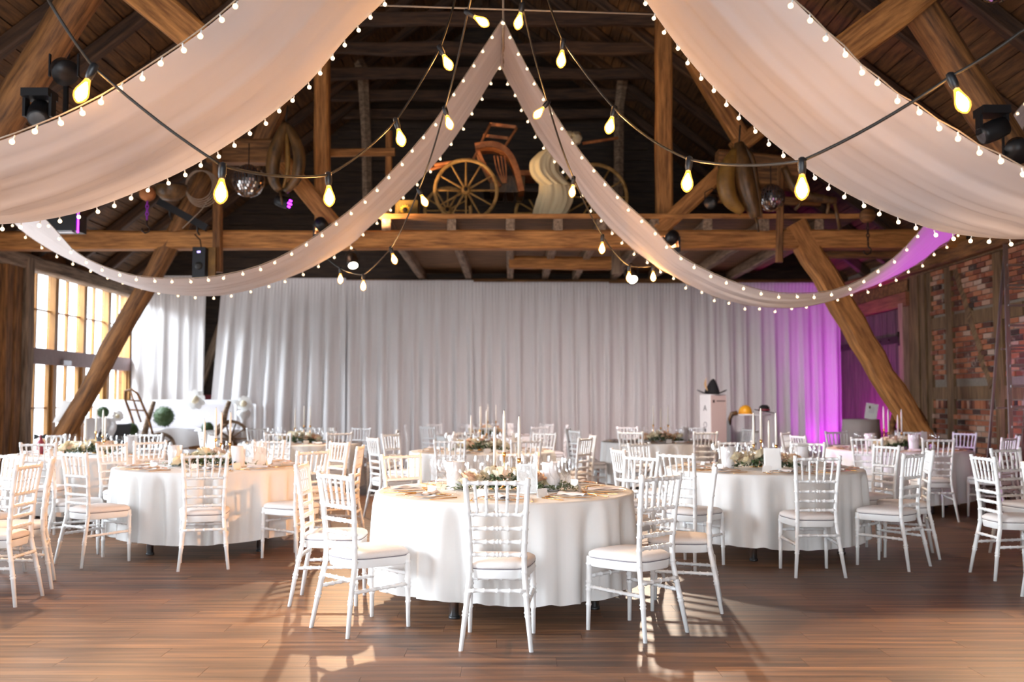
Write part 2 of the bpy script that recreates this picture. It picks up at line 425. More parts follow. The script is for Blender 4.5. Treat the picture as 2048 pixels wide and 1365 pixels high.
for y in RY:
    for side in (-1, 1):
        xe = XL + 0.02 if side < 0 else XR - 0.02
        beam('rafter', (xe, y, EZ - 0.02), (XC, y, RZ - 0.02), 0.15, 0.17, M_RAFT, ceil, jit=0.10, seg=9)
    if y > 14.5: beam('collar_beam', (XC - 2.95, y + 0.13, 7.22), (XC + 2.95, y + 0.13, 7.22), 0.12, 0.20, M_RAFT, ceil, jit=0.12, seg=8)
beam('ridge_beam', (XC, YF, RZ - 0.08), (XC, YB, RZ - 0.08), 0.16, 0.2, M_RAFT, ceil)
for xx in (XL + 0.12, XR - 0.12):
    beam('wall_plate', (xx, 6, EZ - 0.2), (xx, YB, EZ - 0.2), 0.22, 0.24, M_PALE if xx < 0 else M_BEAM, ceil, up=(0, 0, 1))
# kinked posts under the collars
for pts, yy in (([(697, 85), (726, 140), (733, 280), (736, 450)], 18.6), ([(1283, 55), (1248, 140), (1238, 215), (1236, 450)], 18.6)):
    P = [at(px, py, yy) for px, py in pts]
    mb = MB(); mb.tube(P, [0.13, 0.12, 0.10, 0.10], 6, smooth=False)
    link('kinked_post', mb.mesh('kinked_post', M_PALE), ceil)

# ------------------------------------------------------------------ walls
# gable wall behind the curtains, built of horizontal boards
wall_back = tag(bpy.data.objects.new('wall_back', None), 'dark boarded gable wall behind the curtains', None, None, 'structure'); COL.objects.link(wall_back)
mb = MB(); g = [(XL - 0.3, YB, -0.1), (XR + 0.3, YB, -0.1), (XR + 0.3, YB, EZ), (XC, YB, RZ + 0.2), (XL - 0.3, YB, EZ)]
g2 = [(a, b + 0.2, c) for a, b, c in g]
mb.add(g + g2, [(0, 1, 2, 3, 4), (9, 8, 7, 6, 5)] + [(i, i + 5, (i + 1) % 5 + 5, (i + 1) % 5) for i in range(5)])
link('wall_core', mb.mesh('wall_core', M_DARKW), wall_back)
z = 0.12
while z < RZ - 0.3:
    hw = (XR - XC) if z < EZ else (RZ - z) / SL - 0.05
    boxobj('gable_board', (XC, YB - 0.02 - rnd.uniform(0, 0.012), z), (2 * hw, 0.035, 0.215), M_DARKW, wall_back)
    z += 0.23
wall_front = bpy.data.objects.new('wall_front', None); COL.objects.link(wall_front)
for (xa, xb, za, zb) in ((XL - .3, -5.0, 0, 10), (2.6, XR + .3, 0, 10), (-5.0, 2.6, 3.6, 10)):
    boxobj('wall_panel', ((xa + xb) / 2, YF, (za + zb) / 2), (xb - xa, 0.2, zb - za), M_PLASTER, wall_front)
for x in (-5.0, -3.1, -1.2, .7, 2.6): boxobj('added_gate_post', (x, YF, 1.8), (.14, .16, 3.6), M_FRAME, wall_front)  # unseen gate, added around the opening for the front fill
tag(wall_front, 'plastered end wall with an added gate opening for fill light', None, None, 'structure')

# --- right wall: timber frame with brick infill
wall_r = tag(bpy.data.objects.new('wall_right', None), 'half-timbered wall with red brick infill', None, None, 'structure'); COL.objects.link(wall_r)
boxobj('mortar_backing', (XR + 0.11, (YF + YB) / 2, 1.9), (0.2, YB - YF + 0.2, 4.1), M_MORTAR, wall_r)
def timber(y0, z0, y1, z1, w=0.2, mat=M_POSTV, proud=0.03):
    return beam('wall_timber', (XR - proud + 0.06, y0, z0), (XR - proud + 0.06, y1, z1), 0.14, w, mat, wall_r, jit=0.06, seg=8, up=(1, 0, 0) if abs(y1 - y0) < 0.01 and False else None)
TPOST = [15.98, 15.27, 13.72, 12.9]
def vpost(y, z0=0.0, z1=3.5, w=0.2):
    mbp = MB(); vv = []; n = 7
    for i in range(n + 1):
        zz = z0 + (z1 - z0) * i / n; k = w / 2 * (1 + rnd.uniform(-0.1, 0.1)); d = rnd.uniform(-0.012, 0.012)
        vv += [(XR - 0.035, y - k + d, zz), (XR - 0.035, y + k + d, zz), (XR + 0.06, y + k + d, zz), (XR + 0.06, y - k + d, zz)]
    ff = [(i * 4 + a, i * 4 + (a + 1) % 4, i * 4 + 4 + (a + 1) % 4, i * 4 + 4 + a) for i in range(n) for a in range(4)] + [(0, 1, 2, 3), (n * 4, n * 4 + 3, n * 4 + 2, n * 4 + 1)]
    mbp.add(vv, ff); return link('wall_post', mbp.mesh('wall_post', M_POSTV), wall_r)
vpost(15.98, w=0.16); vpost(15.27, w=0.24); vpost(13.72, w=0.24); vpost(11.9, w=0.24); vpost(9.6, w=0.24)
for z in (1.46, 2.56):
    boxobj('wall_rail', (XR + 0.015, 14.5, z), (0.09, 2.9, 0.19), M_POSTV, wall_r)
    boxobj('wall_rail', (XR + 0.015, 11.0, z), (0.09, 4.05, 0.19), M_POSTV, wall_r)
boxobj('wall_rail', (XR + 0.0, 13.0, 3.52), (0.16, 7.4, 0.24), M_POSTV, wall_r)
timber(15.05, 3.4, 14.25, 2.05, 0.16); timber(14.3, 2.0, 13.95, 1.55, 0.14)
bricks = []
zc, k = 0.04, 0
while zc < 3.38:
    y = 9.0 + (0.125 if k % 2 else 0); solid = 1.19 < zc < 1.32
    lz = 0.065 if not solid else 0.12
    while y < 16.06:
        ly = 0.24 if not solid else 0.075
        yc = y + ly / 2
        if abs(zc - 1.46) > 0.14 and abs(zc - 2.56) > 0.14 and all(abs(yc - p) > 0.2 for p in (15.27, 13.72, 11.9, 9.6)) and yc < 15.92:
            bricks.append((yc, zc + lz / 2, ly, lz))
        y += ly + 0.013
    zc += lz + 0.014; k += 1
bm = {}
bricks.sort(key=lambda b: (abs(b[0] - 14.3) if b[0] > 12.75 else 50 + b[0]))
restb = MB()
for i, (yc, z, ly, lz) in enumerate(bricks):
    x = XR + 0.0 - rnd.uniform(0.0, 0.014)
    if i < 298:
        key = ly
        if key not in bm: bm[key] = MB().box((0, 0, 0), (0.05, ly, lz)).mesh('brick', M_BRICK)
        link('brick', bm[key], wall_r, loc=(x, yc, z), rot=(rnd.uniform(-.02, .02), 0, rnd.uniform(-.02, .02)))
    else: restb.box((x, yc, z), (0.05, ly, lz))
tag(link('brick_field', restb.mesh('brick_field', M_BRICK), wall_r), kind='stuff')
# boards and lintel beside and over the barn door
for i in range(3): boxobj('upright_board', (XR - 0.03 - 0.015 * (i % 2), 16.2 + 0.23 * i, 1.75), (0.05, 0.2, 3.4), M_POSTV, wall_r)
boxobj('door_lintel', (XR - 0.05, 18.8, 3.06), (0.14, 4.2, 0.24), wood('red_lintel', (0.16, 0.05, 0.02), (0.34, 0.12, 0.05), stretch=(13, 1.3, 13)), wall_r)
for i in range(2): boxobj('lintel_board', (XR - 0.03, 18.8, 3.3 + 0.2 * i), (0.05, 4.2, 0.19), M_BEAM, wall_r)
boxobj('door_post', (XR - 0.05, 16.92, 1.5), (0.16, 0.2, 3.0), wood('rosy_door_post', (0.25, 0.13, 0.10), (0.48, 0.27, 0.20), stretch=(13, 13, 1.2)), wall_r)
door = tag(bpy.data.objects.new('door_1', None), 'heavy plank barn door with iron strap hinges', None, None, 'structure'); COL.objects.link(door)
dpl = MB().box((0, 0, 0), (0.05, 0.205, 2.9)).mesh('door_plank', M_DOOR)
for i in range(17): link('door_plank', dpl, door, loc=(XR - 0.05 - rnd.uniform(0, .012), 17.13 + 0.215 * i, 1.47))
for zz in (2.4, 0.7):
    st = boxobj('strap_hinge', (XR - 0.09, 18.6, zz), (0.02, 3.3, 0.13), M_IRON, door)
    for j in range(8): link('rivet', MB().ball((0, 0, 0), 0.022, 6, 4).mesh('rivet', M_IRON), st, loc=(-0.015, -1.5 + 0.42 * j, 0))
link('hinge_pin', MB().lathe([(0.035, -0.12), (0.035, 0.12)], 10).mesh('hinge_pin', M_IRON), door, loc=(XR - 0.12, 17.0, 2.4))

# --- left wall with glazing
wall_l = tag(bpy.data.objects.new('wall_left', None), 'timber wall with tall glazing', None, None, 'structure'); COL.objects.link(wall_l)
WY0, WY1, WZ1 = 15.85, 20.45, 3.62
def wallpiece(y0, y1, z0, z1, mat=M_BEAM): return boxobj('wall_panel', (XL - 0.12, (y0 + y1) / 2, (z0 + z1) / 2), (0.24, y1 - y0, z1 - z0), mat, wall_l)
wallpiece(WY1, YB + 0.2, 0, 3.9); wallpiece(WY0, WY1, WZ1, 3.9); wallpiece(13.4, WY0, 0, 3.9)
wallpiece(9.0, 13.4, 3.45, 3.9); wallpiece(7.0, 9.0, 0, 3.9); wallpiece(1.4, 7.0, 3.45, 3.9); wallpiece(YF, 1.4, 0, 3.9)
for y, w, m in ((15.66, 0.3, M_PALE), (15.38, 0.24, M_BEAM), (15.12, 0.2, M_BEAM)):
    beam('wall_post', (XL + 0.1, y, 0), (XL + 0.1, y, 3.6), w, 0.24, m, wall_l, jit=0.06, seg=6)
for y in (10.45, 11.9, 3.2, 5.1): boxobj('window_mullion', (XL - 0.1, y, 1.72), (0.12, 0.12, 3.45), M_FRAME, wall_l)
win = tag(bpy.data.objects.new('window_1', None), 'tall pine-framed glazing with a double door', None, None, 'structure'); COL.objects.link(win)
X0 = XL - 0.06
bays = [WY0, 17.05, 18.2, 19.3, WY1]
for i, y in enumerate(bays):
    boxobj('window_post', (X0 + 0.02, min(max(y, WY0 + 0.05), WY1 - 0.05), WZ1 / 2), (0.14, 0.13, WZ1), M_FRAME, win)
boxobj('window_head', (X0, (WY0 + WY1) / 2, WZ1 - 0.06), (0.12, WY1 - WY0, 0.12), M_FRAME, win)
boxobj('window_transom', (X0 + 0.03, (WY0 + WY1) / 2, 2.08), (0.14, WY1 - WY0, 0.26), M_MAUVE, win)
boxobj('window_cill', (X0, (WY0 + WY1) / 2, 0.06), (0.12, WY1 - WY0, 0.12), M_FRAME, win)
for i in range(4):
    a, b = bays[i] + 0.07, bays[i + 1] - 0.07; c = (a + b) / 2; w = b - a
    boxobj('glazing_bar', (X0, c, 2.88), (0.05, 0.045, 1.4), M_FRAME, win)
    boxobj('glazing_bar', (X0, c, 2.86), (0.04, w, 0.025), M_FRAME, win)
    boxobj('glazing_bar', (X0, c, 1.03), (0.05, 0.045, 1.9), M_FRAME, win)
    boxobj('glazing_bar', (X0, c, 1.22), (0.04, w, 0.03), M_FRAME, win)
    boxobj('glazing_bar', (X0, c, 0.42), (0.04, w, 0.03), M_FRAME, win)
    for s_ in (a + 0.04, b - 0.04): boxobj('sash_stile', (X0 + 0.01, s_, 1.02), (0.07, 0.08, 1.9), M_FRAME, win)
    for (za, zb) in ((2.22, 2.85), (2.88, 3.5), (0.44, 1.2), (1.24, 1.95), (0.12, 0.4)):
        for (ya, yb) in ((a, c - 0.02), (c + 0.02, b)):
            boxobj('pane', (X0 - 0.01, (ya + yb) / 2, (za + zb) / 2), (0.006, yb - ya, zb - za), M_PANE, win)
boxobj('door_closer', (X0 + 0.13, 17.35, 2.0), (0.07, 0.3, 0.08), M_STEEL, win)

# --- courtyard outside
court = boxobj('courtyard_ground', (-16, 14, -0.12), (15, 30, 0.1), M_PAVE); tag(court, 'pale paved courtyard outside the glazing', None, None, 'structure')
hs = thing('farm_building', 'pale rendered farm building across the courtyard', 'building', (-20, 22, 0))
link('facade', MB().box((-1.0, 0, 1.35), (2, 26, 2.9)).mesh('facade', M_PLASTER), hs)
mb = MB(); mb.add([(0.3, -13.4, 2.75), (0.3, 13.4, 2.75), (-3, 13.4, 4.1), (-3, -13.4, 4.1), (0.3, -13.4, 2.9), (0.3, 13.4, 2.9), (-3, 13.4, 4.25), (-3, -13.4, 4.25)], [(0, 3, 2, 1), (4, 5, 6, 7), (0, 1, 5, 4), (1, 2, 6, 5), (2, 3, 7, 6), (3, 0, 4, 7)])
link('tile_roof', mb.mesh('tile_roof', M_ROOFT), hs)
wm = MB().box((0, 0, 0), (0.06, 0.9, 1.1)).mesh('facade_window', M_ROOFT)
for j in range(7): link('facade_window', wm, hs, loc=(0.02, -11 + 3.6 * j, 1.5))

# ------------------------------------------------------------------ trusses
YT = 14.6
tr = thing('roof_truss', 'large timber truss with tie beam carrying the loft edge', 'roof truss', kind='structure')
beam('tie_beam', (XL + 0.25, YT, 3.70), (XR - 0.1, YT, 3.72), 0.30, 0.27, M_BEAML, tr, jit=0.03, seg=20)
def P2(px, py, Y): return at(px, py, Y)
a = P2(128, 870, YT); b = P2(361, 449, YT); d = (b - a).normalized()
beam('diagonal_brace', a + d * ((0.0 - a.z) / d.z), b + d * 0.9, 0.32, 0.29, M_BEAM, tr, jit=0.05, log=True, seg=16)
a = P2(1819, 840, YT); b = P2(1609, 490, YT); d = (b - a).normalized()
beam('diagonal_brace', a + d * ((0.0 - a.z) / d.z), b + d * 0.35, 0.32, 0.32, M_BEAML, tr, jit=0.07, seg=16)
beam('queen_post', P2(645, 462, YT + .25), P2(645, -60, YT + .25), 0.22, 0.22, M_BEAML, tr, up=(0, 1, 0))
beam('queen_post', P2(1328, 462, YT + .25), P2(1328, -60, YT + .25), 0.24, 0.24, M_BEAML, tr, up=(0, 1, 0))
beam('knee_brace', P2(548, 305, YT), P2(676, 462, YT), 0.24, 0.26, M_BEAML, tr)
beam('knee_brace', P2(1455, 330, YT), P2(1315, 465, YT), 0.24, 0.22, M_BEAML, tr, jit=0.07)
beam('hammer_beam', P2(418, 305, YT), P2(572, 305, YT), 0.3, 0.36, M_BEAM, tr)
beam('hammer_beam', P2(1432, 335, YT), P2(1605, 350, YT), 0.3, 0.48, M_BEAM, tr)
beam('hammer_beam', P2(1432, 398, YT), P2(1640, 405, YT), 0.1, 0.12, M_BEAM, tr)
beam('hanging_post', P2(433, 250, YT - .2), P2(436, 545, YT - .2), 0.12, 0.13, M_BEAM, tr, up=(0, 1, 0))
beam('hanging_post', P2(1562, 330, YT - .2), P2(1558, 525, YT - .2), 0.09, 0.10, M_BEAM, tr, up=(0, 1, 0))
beam('strut', P2(1385, 120, YT), P2(1492, 290, YT), 0.22, 0.24, M_BEAML, tr)
beam('strut', P2(1575, 215, YT), P2(1470, 300, YT), 0.22, 0.24, M_BEAML, tr)
beam('strut', P2(600, 120, YT), P2(520, 290, YT), 0.22, 0.24, M_BEAM, tr)
beam('side_beam', P2(1640, 488, YT + .3), P2(1830, 488, YT + .3), 0.2, 0.2, M_BEAM, tr)
beam('side_beam', P2(1640, 508, YT + .6), P2(1810, 508, YT + .6), 0.2, 0.14, M_BEAM, tr)
# cross bar and little post near the loft
beam('rail', P2(655, 306, 15.6), P2(790, 304, 15.6), 0.08, 0.12, M_BEAML, tr)
beam('rail_post', P2(778, 430, 15.7), P2(778, 262, 15.7), 0.10, 0.10, M_BEAML, tr, up=(0, 1, 0))
YN = 9.0
tn = thing('roof_truss', 'log braces of the roof truss above the dance floor', 'roof truss', kind='structure')
a = P2(30, 205, YN); b = P2(160, 0, YN); d = (b - a).normalized()
beam('diagonal_brace', a - d * 6.2 if (a - d * 6.2).z > 0 else a + d * (-a.z / d.z), b + d * 0.7, 0.34, 0.34, M_BEAM, tn, log=True, jit=0.05, seg=16)
beam('knee_brace', P2(215, -70, YN), P2(470, 145, YN), 0.26, 0.30, M_BEAML, tn, jit=0.03)
a = P2(1965, 215, YN); b = P2(1855, 45, YN); d = (b - a).normalized()
beam('diagonal_brace', a + d * (-a.z / d.z), b + d * 0.6, 0.34, 0.34, M_BEAM, tn, log=True, jit=0.05, seg=16)
beam('knee_brace', P2(1920, -70, YN - .25), P2(1660, 120, YN - .25), 0.26, 0.28, M_BEAML, tn, jit=0.1)

# ------------------------------------------------------------------ loft
loft = thing('loft_platform', 'plank loft platform carrying the old carriage', 'loft', kind='structure')
LX0, LX1 = -1.95, 5.1
lb = MB().box((0, 0, 0), (LX1 - LX0, 0.2, 0.04)).mesh('loft_floorboard', M_BOARDX)
yy = 14.55
while yy < 20.9: link('loft_floorboard', lb, loft, loc=((LX0 + LX1) / 2, yy, 4.04)); yy += 0.207
boxobj('edge_board', ((LX0 + LX1) / 2, 14.44, 4.04), (LX1 - LX0, 0.03, 0.07), M_BEAML, loft)
for px in (772, 903, 1020, 1117, 1203, 1310, 1417, 1530, 1640):
    x = at(px, 450, 14.45).x
    beam('joist', (x, 14.47, 3.92), (x, 20.6, 3.92), 0.13, 0.19, M_PALE, loft, jit=0.05)
beam('rear_beam', (XL + 0.1, 20.45, 3.74), (XR - 0.1, 20.45, 3.74), 0.18, 0.2, M_BEAM, loft)
beam('cross_beam', at(1018, 525, 17.5), at(1232, 528, 17.5), 0.2, 0.22, M_BEAML, loft)
beam('cross_post', at(1232, 500, 17.4), at(1232, 548, 17.4), 0.16, 0.16, M_PALE, loft, up=(0, 1, 0))

# ------------------------------------------------------------------ curtains
def curtain(xa, xb, Y, ztop, zbot, seed, label, group=None, flare=(0, 0), folds=9, amp=0.055, lean=(0, 0), mat=None):
    r = random.Random(seed); w = xb - xa
    ks = [(folds * r.uniform(0.8, 1.2), r.uniform(0, 6.28), 1.0), (folds * r.uniform(1.7, 2.2), r.uniform(0, 6.28), 0.45), (folds * 0.37, r.uniform(0, 6.28), 0.6)]
    g1 = r.uniform(0, 6)
    def fn(u, v):
        t = v ** 1.2; z = ztop + (zbot - ztop) * v
        k = sum(a * math.sin(2 * PI * f * u + p + 0.5 * math.sin(3 * v + p)) for f, p, a in ks)
        k = math.copysign(abs(k) ** 0.75, k)
        x = xa + w * u + (lean[0] * (1 - u) + lean[1] * u) * v + 0.03 * math.sin(2 * PI * folds * u + p_) * v
        gat = 0.018 * math.sin(2 * PI * folds * 4.2 * u + g1) * max(0, 1 - v * 6)
        return (x, Y + amp * k * (0.15 + 0.85 * min(1, v * 2.2)) * (0.55 + 0.45 * v) + gat, z)
    p_ = r.uniform(0, 6)
    mb = MB(); mb.grid(fn, int(w * 46), 16)
    o = link('curtain', mb.mesh('curtain', mat or M_CURT)); tag(o, label, 'curtain', group)
    hb = MB(); hb.grid(lambda u, v: Vector(fn(u, v * 0.028)) + Vector((0, -0.012 - 0.01 * math.sin(PI * v), 0.02)), int(w * 46), 3)
    link('gathered_hem', hb.mesh('gathered_hem', mat or M_CURT), o)
    return o
YC = 20.1
zc_ = [at(440, 557, YC).z, at(690, 560, YC).z, at(945, 565, YC).z, at(1215, 568, YC).z, at(1420, 569, YC).z, at(1675, 566, YC).z]
xs = [at(p, 560, YC).x for p in (447, 690, 945, 1215, 1420, 1677)]
GC = 'curtain panels across the back of the hall'
for i in range(5):
    lab = ['white curtain panel swept aside next to the dark gap', 'white curtain panel below the row of pale loft joists', 'white curtain panel below the short cross beam under the loft',
           'white curtain panel behind the white booth with the hat', 'white curtain panel glowing purple beside the barn door'][i]
    curtain(xs[i] - 0.02, xs[i + 1] + 0.02, YC + 0.03 * (i % 2), (zc_[i] + zc_[i + 1]) / 2, 0.03, 40 + i, lab, GC, folds=[9, 9, 10, 8, 9][i], lean=((-0.32, 0) if i == 0 else (0, 0)), amp=0.065)
cz = at(340, 553, 20.3).z
curtain(at(264, 555, 20.3).x, at(411, 555, 20.3).x, 20.35, cz, 0.03, 77, 'sheer white curtain beside the pine-framed window', folds=5, amp=0.04, lean=(0, 0.0))
rc = thing('crate_stack', 'dark red crates glimpsed between two white curtains', 'crate', (at(424, 780, 20.7).x, 20.75, 0))
for i in range(4): boxobj('crate', (0, 0, 0.18 + 0.37 * i), (0.5, 0.35, 0.34), M_RED, rc)
beam('gap_brace', at(400, 770, 20.75), at(455, 620, 20.75), 0.16, 0.16, M_PALE, wall_back)

# ------------------------------------------------------------------ fabric swags
def swag(label, fr, Yf, bk, Yb, extra_f, extra_b, pre_f=(), pre_b=(), N=72, seed=1):
    pf = [at(x, y, Yf) for x, y in fr]; pb = [at(x, y, Yb) for x, y in bk]
    pf = [Vector(p) for p in pre_f] + pf + [Vector(p) for p in extra_f]
    pb = [Vector(p) for p in pre_b] + pb + [Vector(p) for p in extra_b]
    ef, lf = resample(pf, N); eb, lb_ = resample(pb, N); r = random.Random(seed)
    ph = [r.uniform(0, 6.28) for _ in range(6)]
    def fn(u, v):
        i = int(round(u * N)); p = ef[i].lerp(eb[i], v)
        sag = -0.05 * math.sin(PI * v) * (0.4 + 0.6 * math.sin(PI * u))
        wr = 0.014 * math.sin(v * 17 + ph[0] + 1.5 * math.sin(u * 5 + ph[1])) + 0.008 * math.sin(v * 41 + ph[2] + 2 * math.sin(u * 7)) + 0.006 * math.sin(v * 70 + u * 9 + ph[3])
        e = math.sin(PI * v) ** 0.5
        return p + Vector((0, 0, sag + wr * e))
    mb = MB(); mb.grid(fn, N, 36)
    o = link('fabric_swag', mb.mesh('fabric_swag', M_SWAG)); tag(o, label, 'drape', 'ivory fabric swags under the roof')
    return ef, eb
APN, APF = -0.10, -0.09
far_lf = [(1005, 40), (975, 85), (923, 164), (855, 263), (752, 376), (657, 455), (580, 505), (513, 535), (434, 553), (380, 558), (333, 558), (274, 553), (222, 539), (171, 517), (137, 491), (92, 440)]
far_lb = [(1001, 132), (992, 145), (947, 219), (889, 304), (821, 379), (735, 458), (700, 491), (616, 539), (554, 563), (489, 582), (445, 590), (414, 591), (376, 588), (321, 580), (274, 568), (222, 553), (164, 531), (113, 507), (65, 478), (31, 450)]
far_rf = [(1006, 40), (1060, 147), (1112, 233), (1163, 308), (1231, 387), (1307, 458), (1348, 503), (1392, 531), (1457, 561), (1522, 582), (1574, 588), (1632, 587), (1673, 580), (1717, 563), (1745, 546), (1793, 512), (1840, 461)]
far_rb = [(1001, 132), (1043, 212), (1088, 291), (1146, 363), (1197, 431), (1250, 484), (1300, 524), (1348, 553), (1420, 589), (1461, 602), (1509, 612), (1553, 614), (1587, 611), (1639, 599), (1690, 587), (1741, 573), (1793, 551), (1844, 522), (1881, 491), (1909, 471)]
YFF, YFB, YNF, YNB = 9.6, 10.9, 4.5, 6.0
E1 = swag('ivory swag from the roof peak down past the pine-framed window', far_lf, YFF, far_lb, YFB, [(-5.4, 10.0, 3.75), (-6.3, 10.3, 4.5)], [(-6.0, 10.8, 3.85), (-6.5, 10.5, 4.5)], seed=2)
E2 = swag('ivory swag from the roof peak, tinged purple near the brick wall', far_rf, YFF, far_rb, YFB, [(4.5, 9.9, 3.55), (5.4, 10.3, 4.5)], [(5.2, 10.8, 3.6), (5.6, 10.5, 4.5)], seed=3)
near_lf = [(560, -88), (478, 0), (390, 73), (342, 106), (280, 147), (236, 176), (185, 205), (113, 239), (51, 263), (0, 282), (-90, 308), (-220, 332)]
near_lb = [(860, -110), (770, 0), (700, 68), (632, 150), (581, 198), (533, 236), (486, 270), (438, 301), (376, 337), (308, 369), (239, 398), (164, 424), (82, 441), (0, 448), (-90, 450), (-220, 440)]
near_rf = [(1500, -95), (1587, 0), (1632, 44), (1673, 82), (1717, 126), (1775, 174), (1827, 209), (1895, 253), (1963, 294), (2048, 335), (2140, 366), (2280, 392)]
near_rb = [(1215, -110), (1290, 0), (1348, 82), (1392, 137), (1437, 185), (1485, 232), (1539, 280), (1587, 318), (1656, 366), (1724, 403), (1792, 434), (1861, 458), (1895, 466), (1963, 475), (2048, 479), (2140, 474), (2280, 455)]
E3 = swag('wide ivory swag crossed by the bulb cable, beside the log brace with the lamp', near_lf, YNF, near_lb, YNB, [(-4.2, 4.7, 2.75), (-5.8, 5.2, 4.2)], [(-5.0, 5.9, 2.9), (-6.0, 5.5, 4.2)], [(APN, YNF, 5.0), (-0.45, YNF, 4.15)], [(APN, YNB, 5.0), (-0.27, YNB, 4.5)], seed=4)
E4 = swag('wide ivory swag crossed by the bulb cable, beside the rough-hewn knee brace', near_rf, YNF, near_rb, YNB, [(4.0, 4.7, 2.75), (5.4, 5.2, 4.2)], [(4.8, 5.9, 2.9), (5.5, 5.5, 4.2)], [(APN, YNF, 5.0), (0.42, YNF, 4.2)], [(APN, YNB, 5.0), (0.2, YNB, 4.55)], seed=5)
for loc, y in ((APN, (YNF + YNB) / 2), (APF, (YFF + YFB) / 2)):
    rp = MB(); rp.tube([(loc, y - 0.65, 5.02), (loc, y + 0.65, 5.02)], 0.012, 6); 
    rp.tube([(loc, y - 0.63, 5.02), (loc, y - 0.63, RZ - 0.2)], 0.006, 5); rp.tube([(loc, y + 0.63, 5.02), (loc, y + 0.63, RZ - 0.2)], 0.004, 5)
    tag(link('hanging_rope', rp.mesh('hanging_rope', M_ROPE)), 'thin rope and rod hanging from the ridge to the swag peak ' + ('over the dance floor' if y < 7 else 'before the carriage'), 'rope')
wr = MB(); wr.tube([at(630, 7, 8.0), at(1350, 30, 8.0), ], 0.008, 5)
tag(link('hanging_wire', wr.mesh('hanging_wire', M_ROPE)), 'taut horizontal wire under the roof peak', 'wire')

# fairy lights along the swag edges
fb_small = MB(); fb_small.lathe([(0.004, 0.0), (0.005, -0.016), (0.006, -0.02)], 6, mi=0); fb_small.ball((0, 0, -0.032), 0.0135, 8, 6, mi=1)
fb_small = fb_small.mesh('globe_bulb', M_PAPER, E_FAIRY)
fb_big = MB(); fb_big.lathe([(0.005, 0.0), (0.006, -0.02)], 6, mi=0); fb_big.ball((0, 0, -0.034), 0.0145, 8, 6, mi=1)
fb_big = fb_big.mesh('globe_bulb', M_PAPER, E_FAIRY)
def fairy(edge, step, me, label, lim, droop=0.0):
    pts, L = resample(edge, int(sum((b - a).length for a, b in zip(edge, edge[1:])) / step))
    pts = [p for p in pts if lim(p)]
    t = thing('fairy_light_string', label, 'fairy lights', tuple(pts[0]))
    o = pts[0]; mb = MB(); mb.tube([p - o + Vector((0, -0.012, 0.006 - droop * (i % 2))) for i, p in enumerate(pts)], 0.004, 5)
    link('wire', mb.mesh('wire', M_ROPE), t)
    for i, p in enumerate(pts): link('globe_bulb', me, t, loc=p - o + Vector((0, -0.012, rnd.uniform(-.008, .004) - droop * (i % 2))), rot=(rnd.uniform(-.4, .4), rnd.uniform(-.4, .4), 0))
infr = lambda p: abs(p.x) < 0.54 * p.y and (p.z - HC) < 0.44 * p.y
fairy(E3[0], 0.108, fb_small, 'globe fairy lights on the upper edge of the wide swag beside the lamp brace', infr)
fairy(E3[1], 0.115, fb_small, 'globe fairy lights on the lower edge of the wide swag beside the mirror ball', infr)
fairy(E4[0], 0.108, fb_small, 'globe fairy lights on the upper edge of the swag beside the hewn knee brace', infr, 0.01)
fairy(E4[1], 0.115, fb_small, 'globe fairy lights on the lower edge of the swag over the brick wall', infr)
fairy(E1[0], 0.17, fb_big, 'globe fairy lights on the front edge of the swag before the window', infr)
fairy(E1[1], 0.20, fb_big, 'globe fairy lights on the rear edge of the swag before the window', infr)
fairy(E2[0], 0.17, fb_big, 'globe fairy lights on the front edge of the purple-tinged swag', infr)
fairy(E2[1], 0.17, fb_big, 'globe fairy lights on the rear edge of the purple-tinged swag', infr, 0.02)

# Edison bulbs on black cable
bulb_me = MB().lathe([(0.012, 0.0), (0.014, -0.012), (0.021, -0.035), (0.031, -0.062), (0.0335, -0.08), (0.029, -0.098), (0.016, -0.115), (0.004, -0.122)], 14).mesh('edison_bulb', M_AMBER)
fil_me = MB().lathe([(0.004, -0.02), (0.014, -0.04), (0.023, -0.062), (0.025, -0.082), (0.015, -0.103), (0.003, -0.112)], 8).mesh('filament', E_BULB)
sock_me = MB().lathe([(0.007, 0.03), (0.017, 0.024), (0.02, 0.0), (0.02, -0.025), (0.016, -0.045), (0.013, -0.05)], 10).mesh('socket', M_BLACK)
def bulb_string(label, pts):
    P = [at(x, y, Y) for x, y, Y, *_ in pts]
    t = thing('bulb_string', label, 'string lights', tuple(P[0])); o = P[0]
    path = []
    for i in range(len(P) - 1):
        sag = 0.03 * (P[i + 1] - P[i]).length
        for k in range(8):
            u = k / 8; path.append(P[i].lerp(P[i + 1], u) - o - Vector((0, 0, 4 * u * (1 - u) * sag)))
    path.append(P[-1] - o)
    link('cable', MB().tube(path, 0.0075, 6).mesh('cable', M_CABLE), t)
    for (x, y, Y, *on), p in zip(pts, P):
        if not on: continue
        tilt = on[0]
        s_ = link('socket', sock_me, t, loc=p - o + Vector((0, 0, -0.012)), rot=(rnd.uniform(-.1, .1), tilt, 0))
        link('edison_bulb', bulb_me, s_, loc=(0, 0, -0.045)); link('filament', fil_me, s_, loc=(0, 0, -0.045))
bulb_string('black cable of glowing filament bulbs crossing the swag beside the lamp brace', [(40, -120, 4.0), (100, 5, 4.2), (186, 133, 4.35, 0.45), (445, 332, 4.55, 0.05), (657, 350, 5.4, -0.05), (793, 240, 6.2, -0.25), (881, 94, 6.4, -0.45), (918, -30, 6.7)])
bulb_string('black cable of glowing filament bulbs crossing the swag beside the hewn brace', [(2110, 20, 4.0), (2040, 65, 4.1), (1903, 152, 4.25, -0.35), (1604, 322, 4.45, 0.0), (1378, 319, 5.2, 0.1), (1228, 216, 6.2, 0.25), (1126, 82, 6.4, 0.1), (1090, -20, 6.7)])
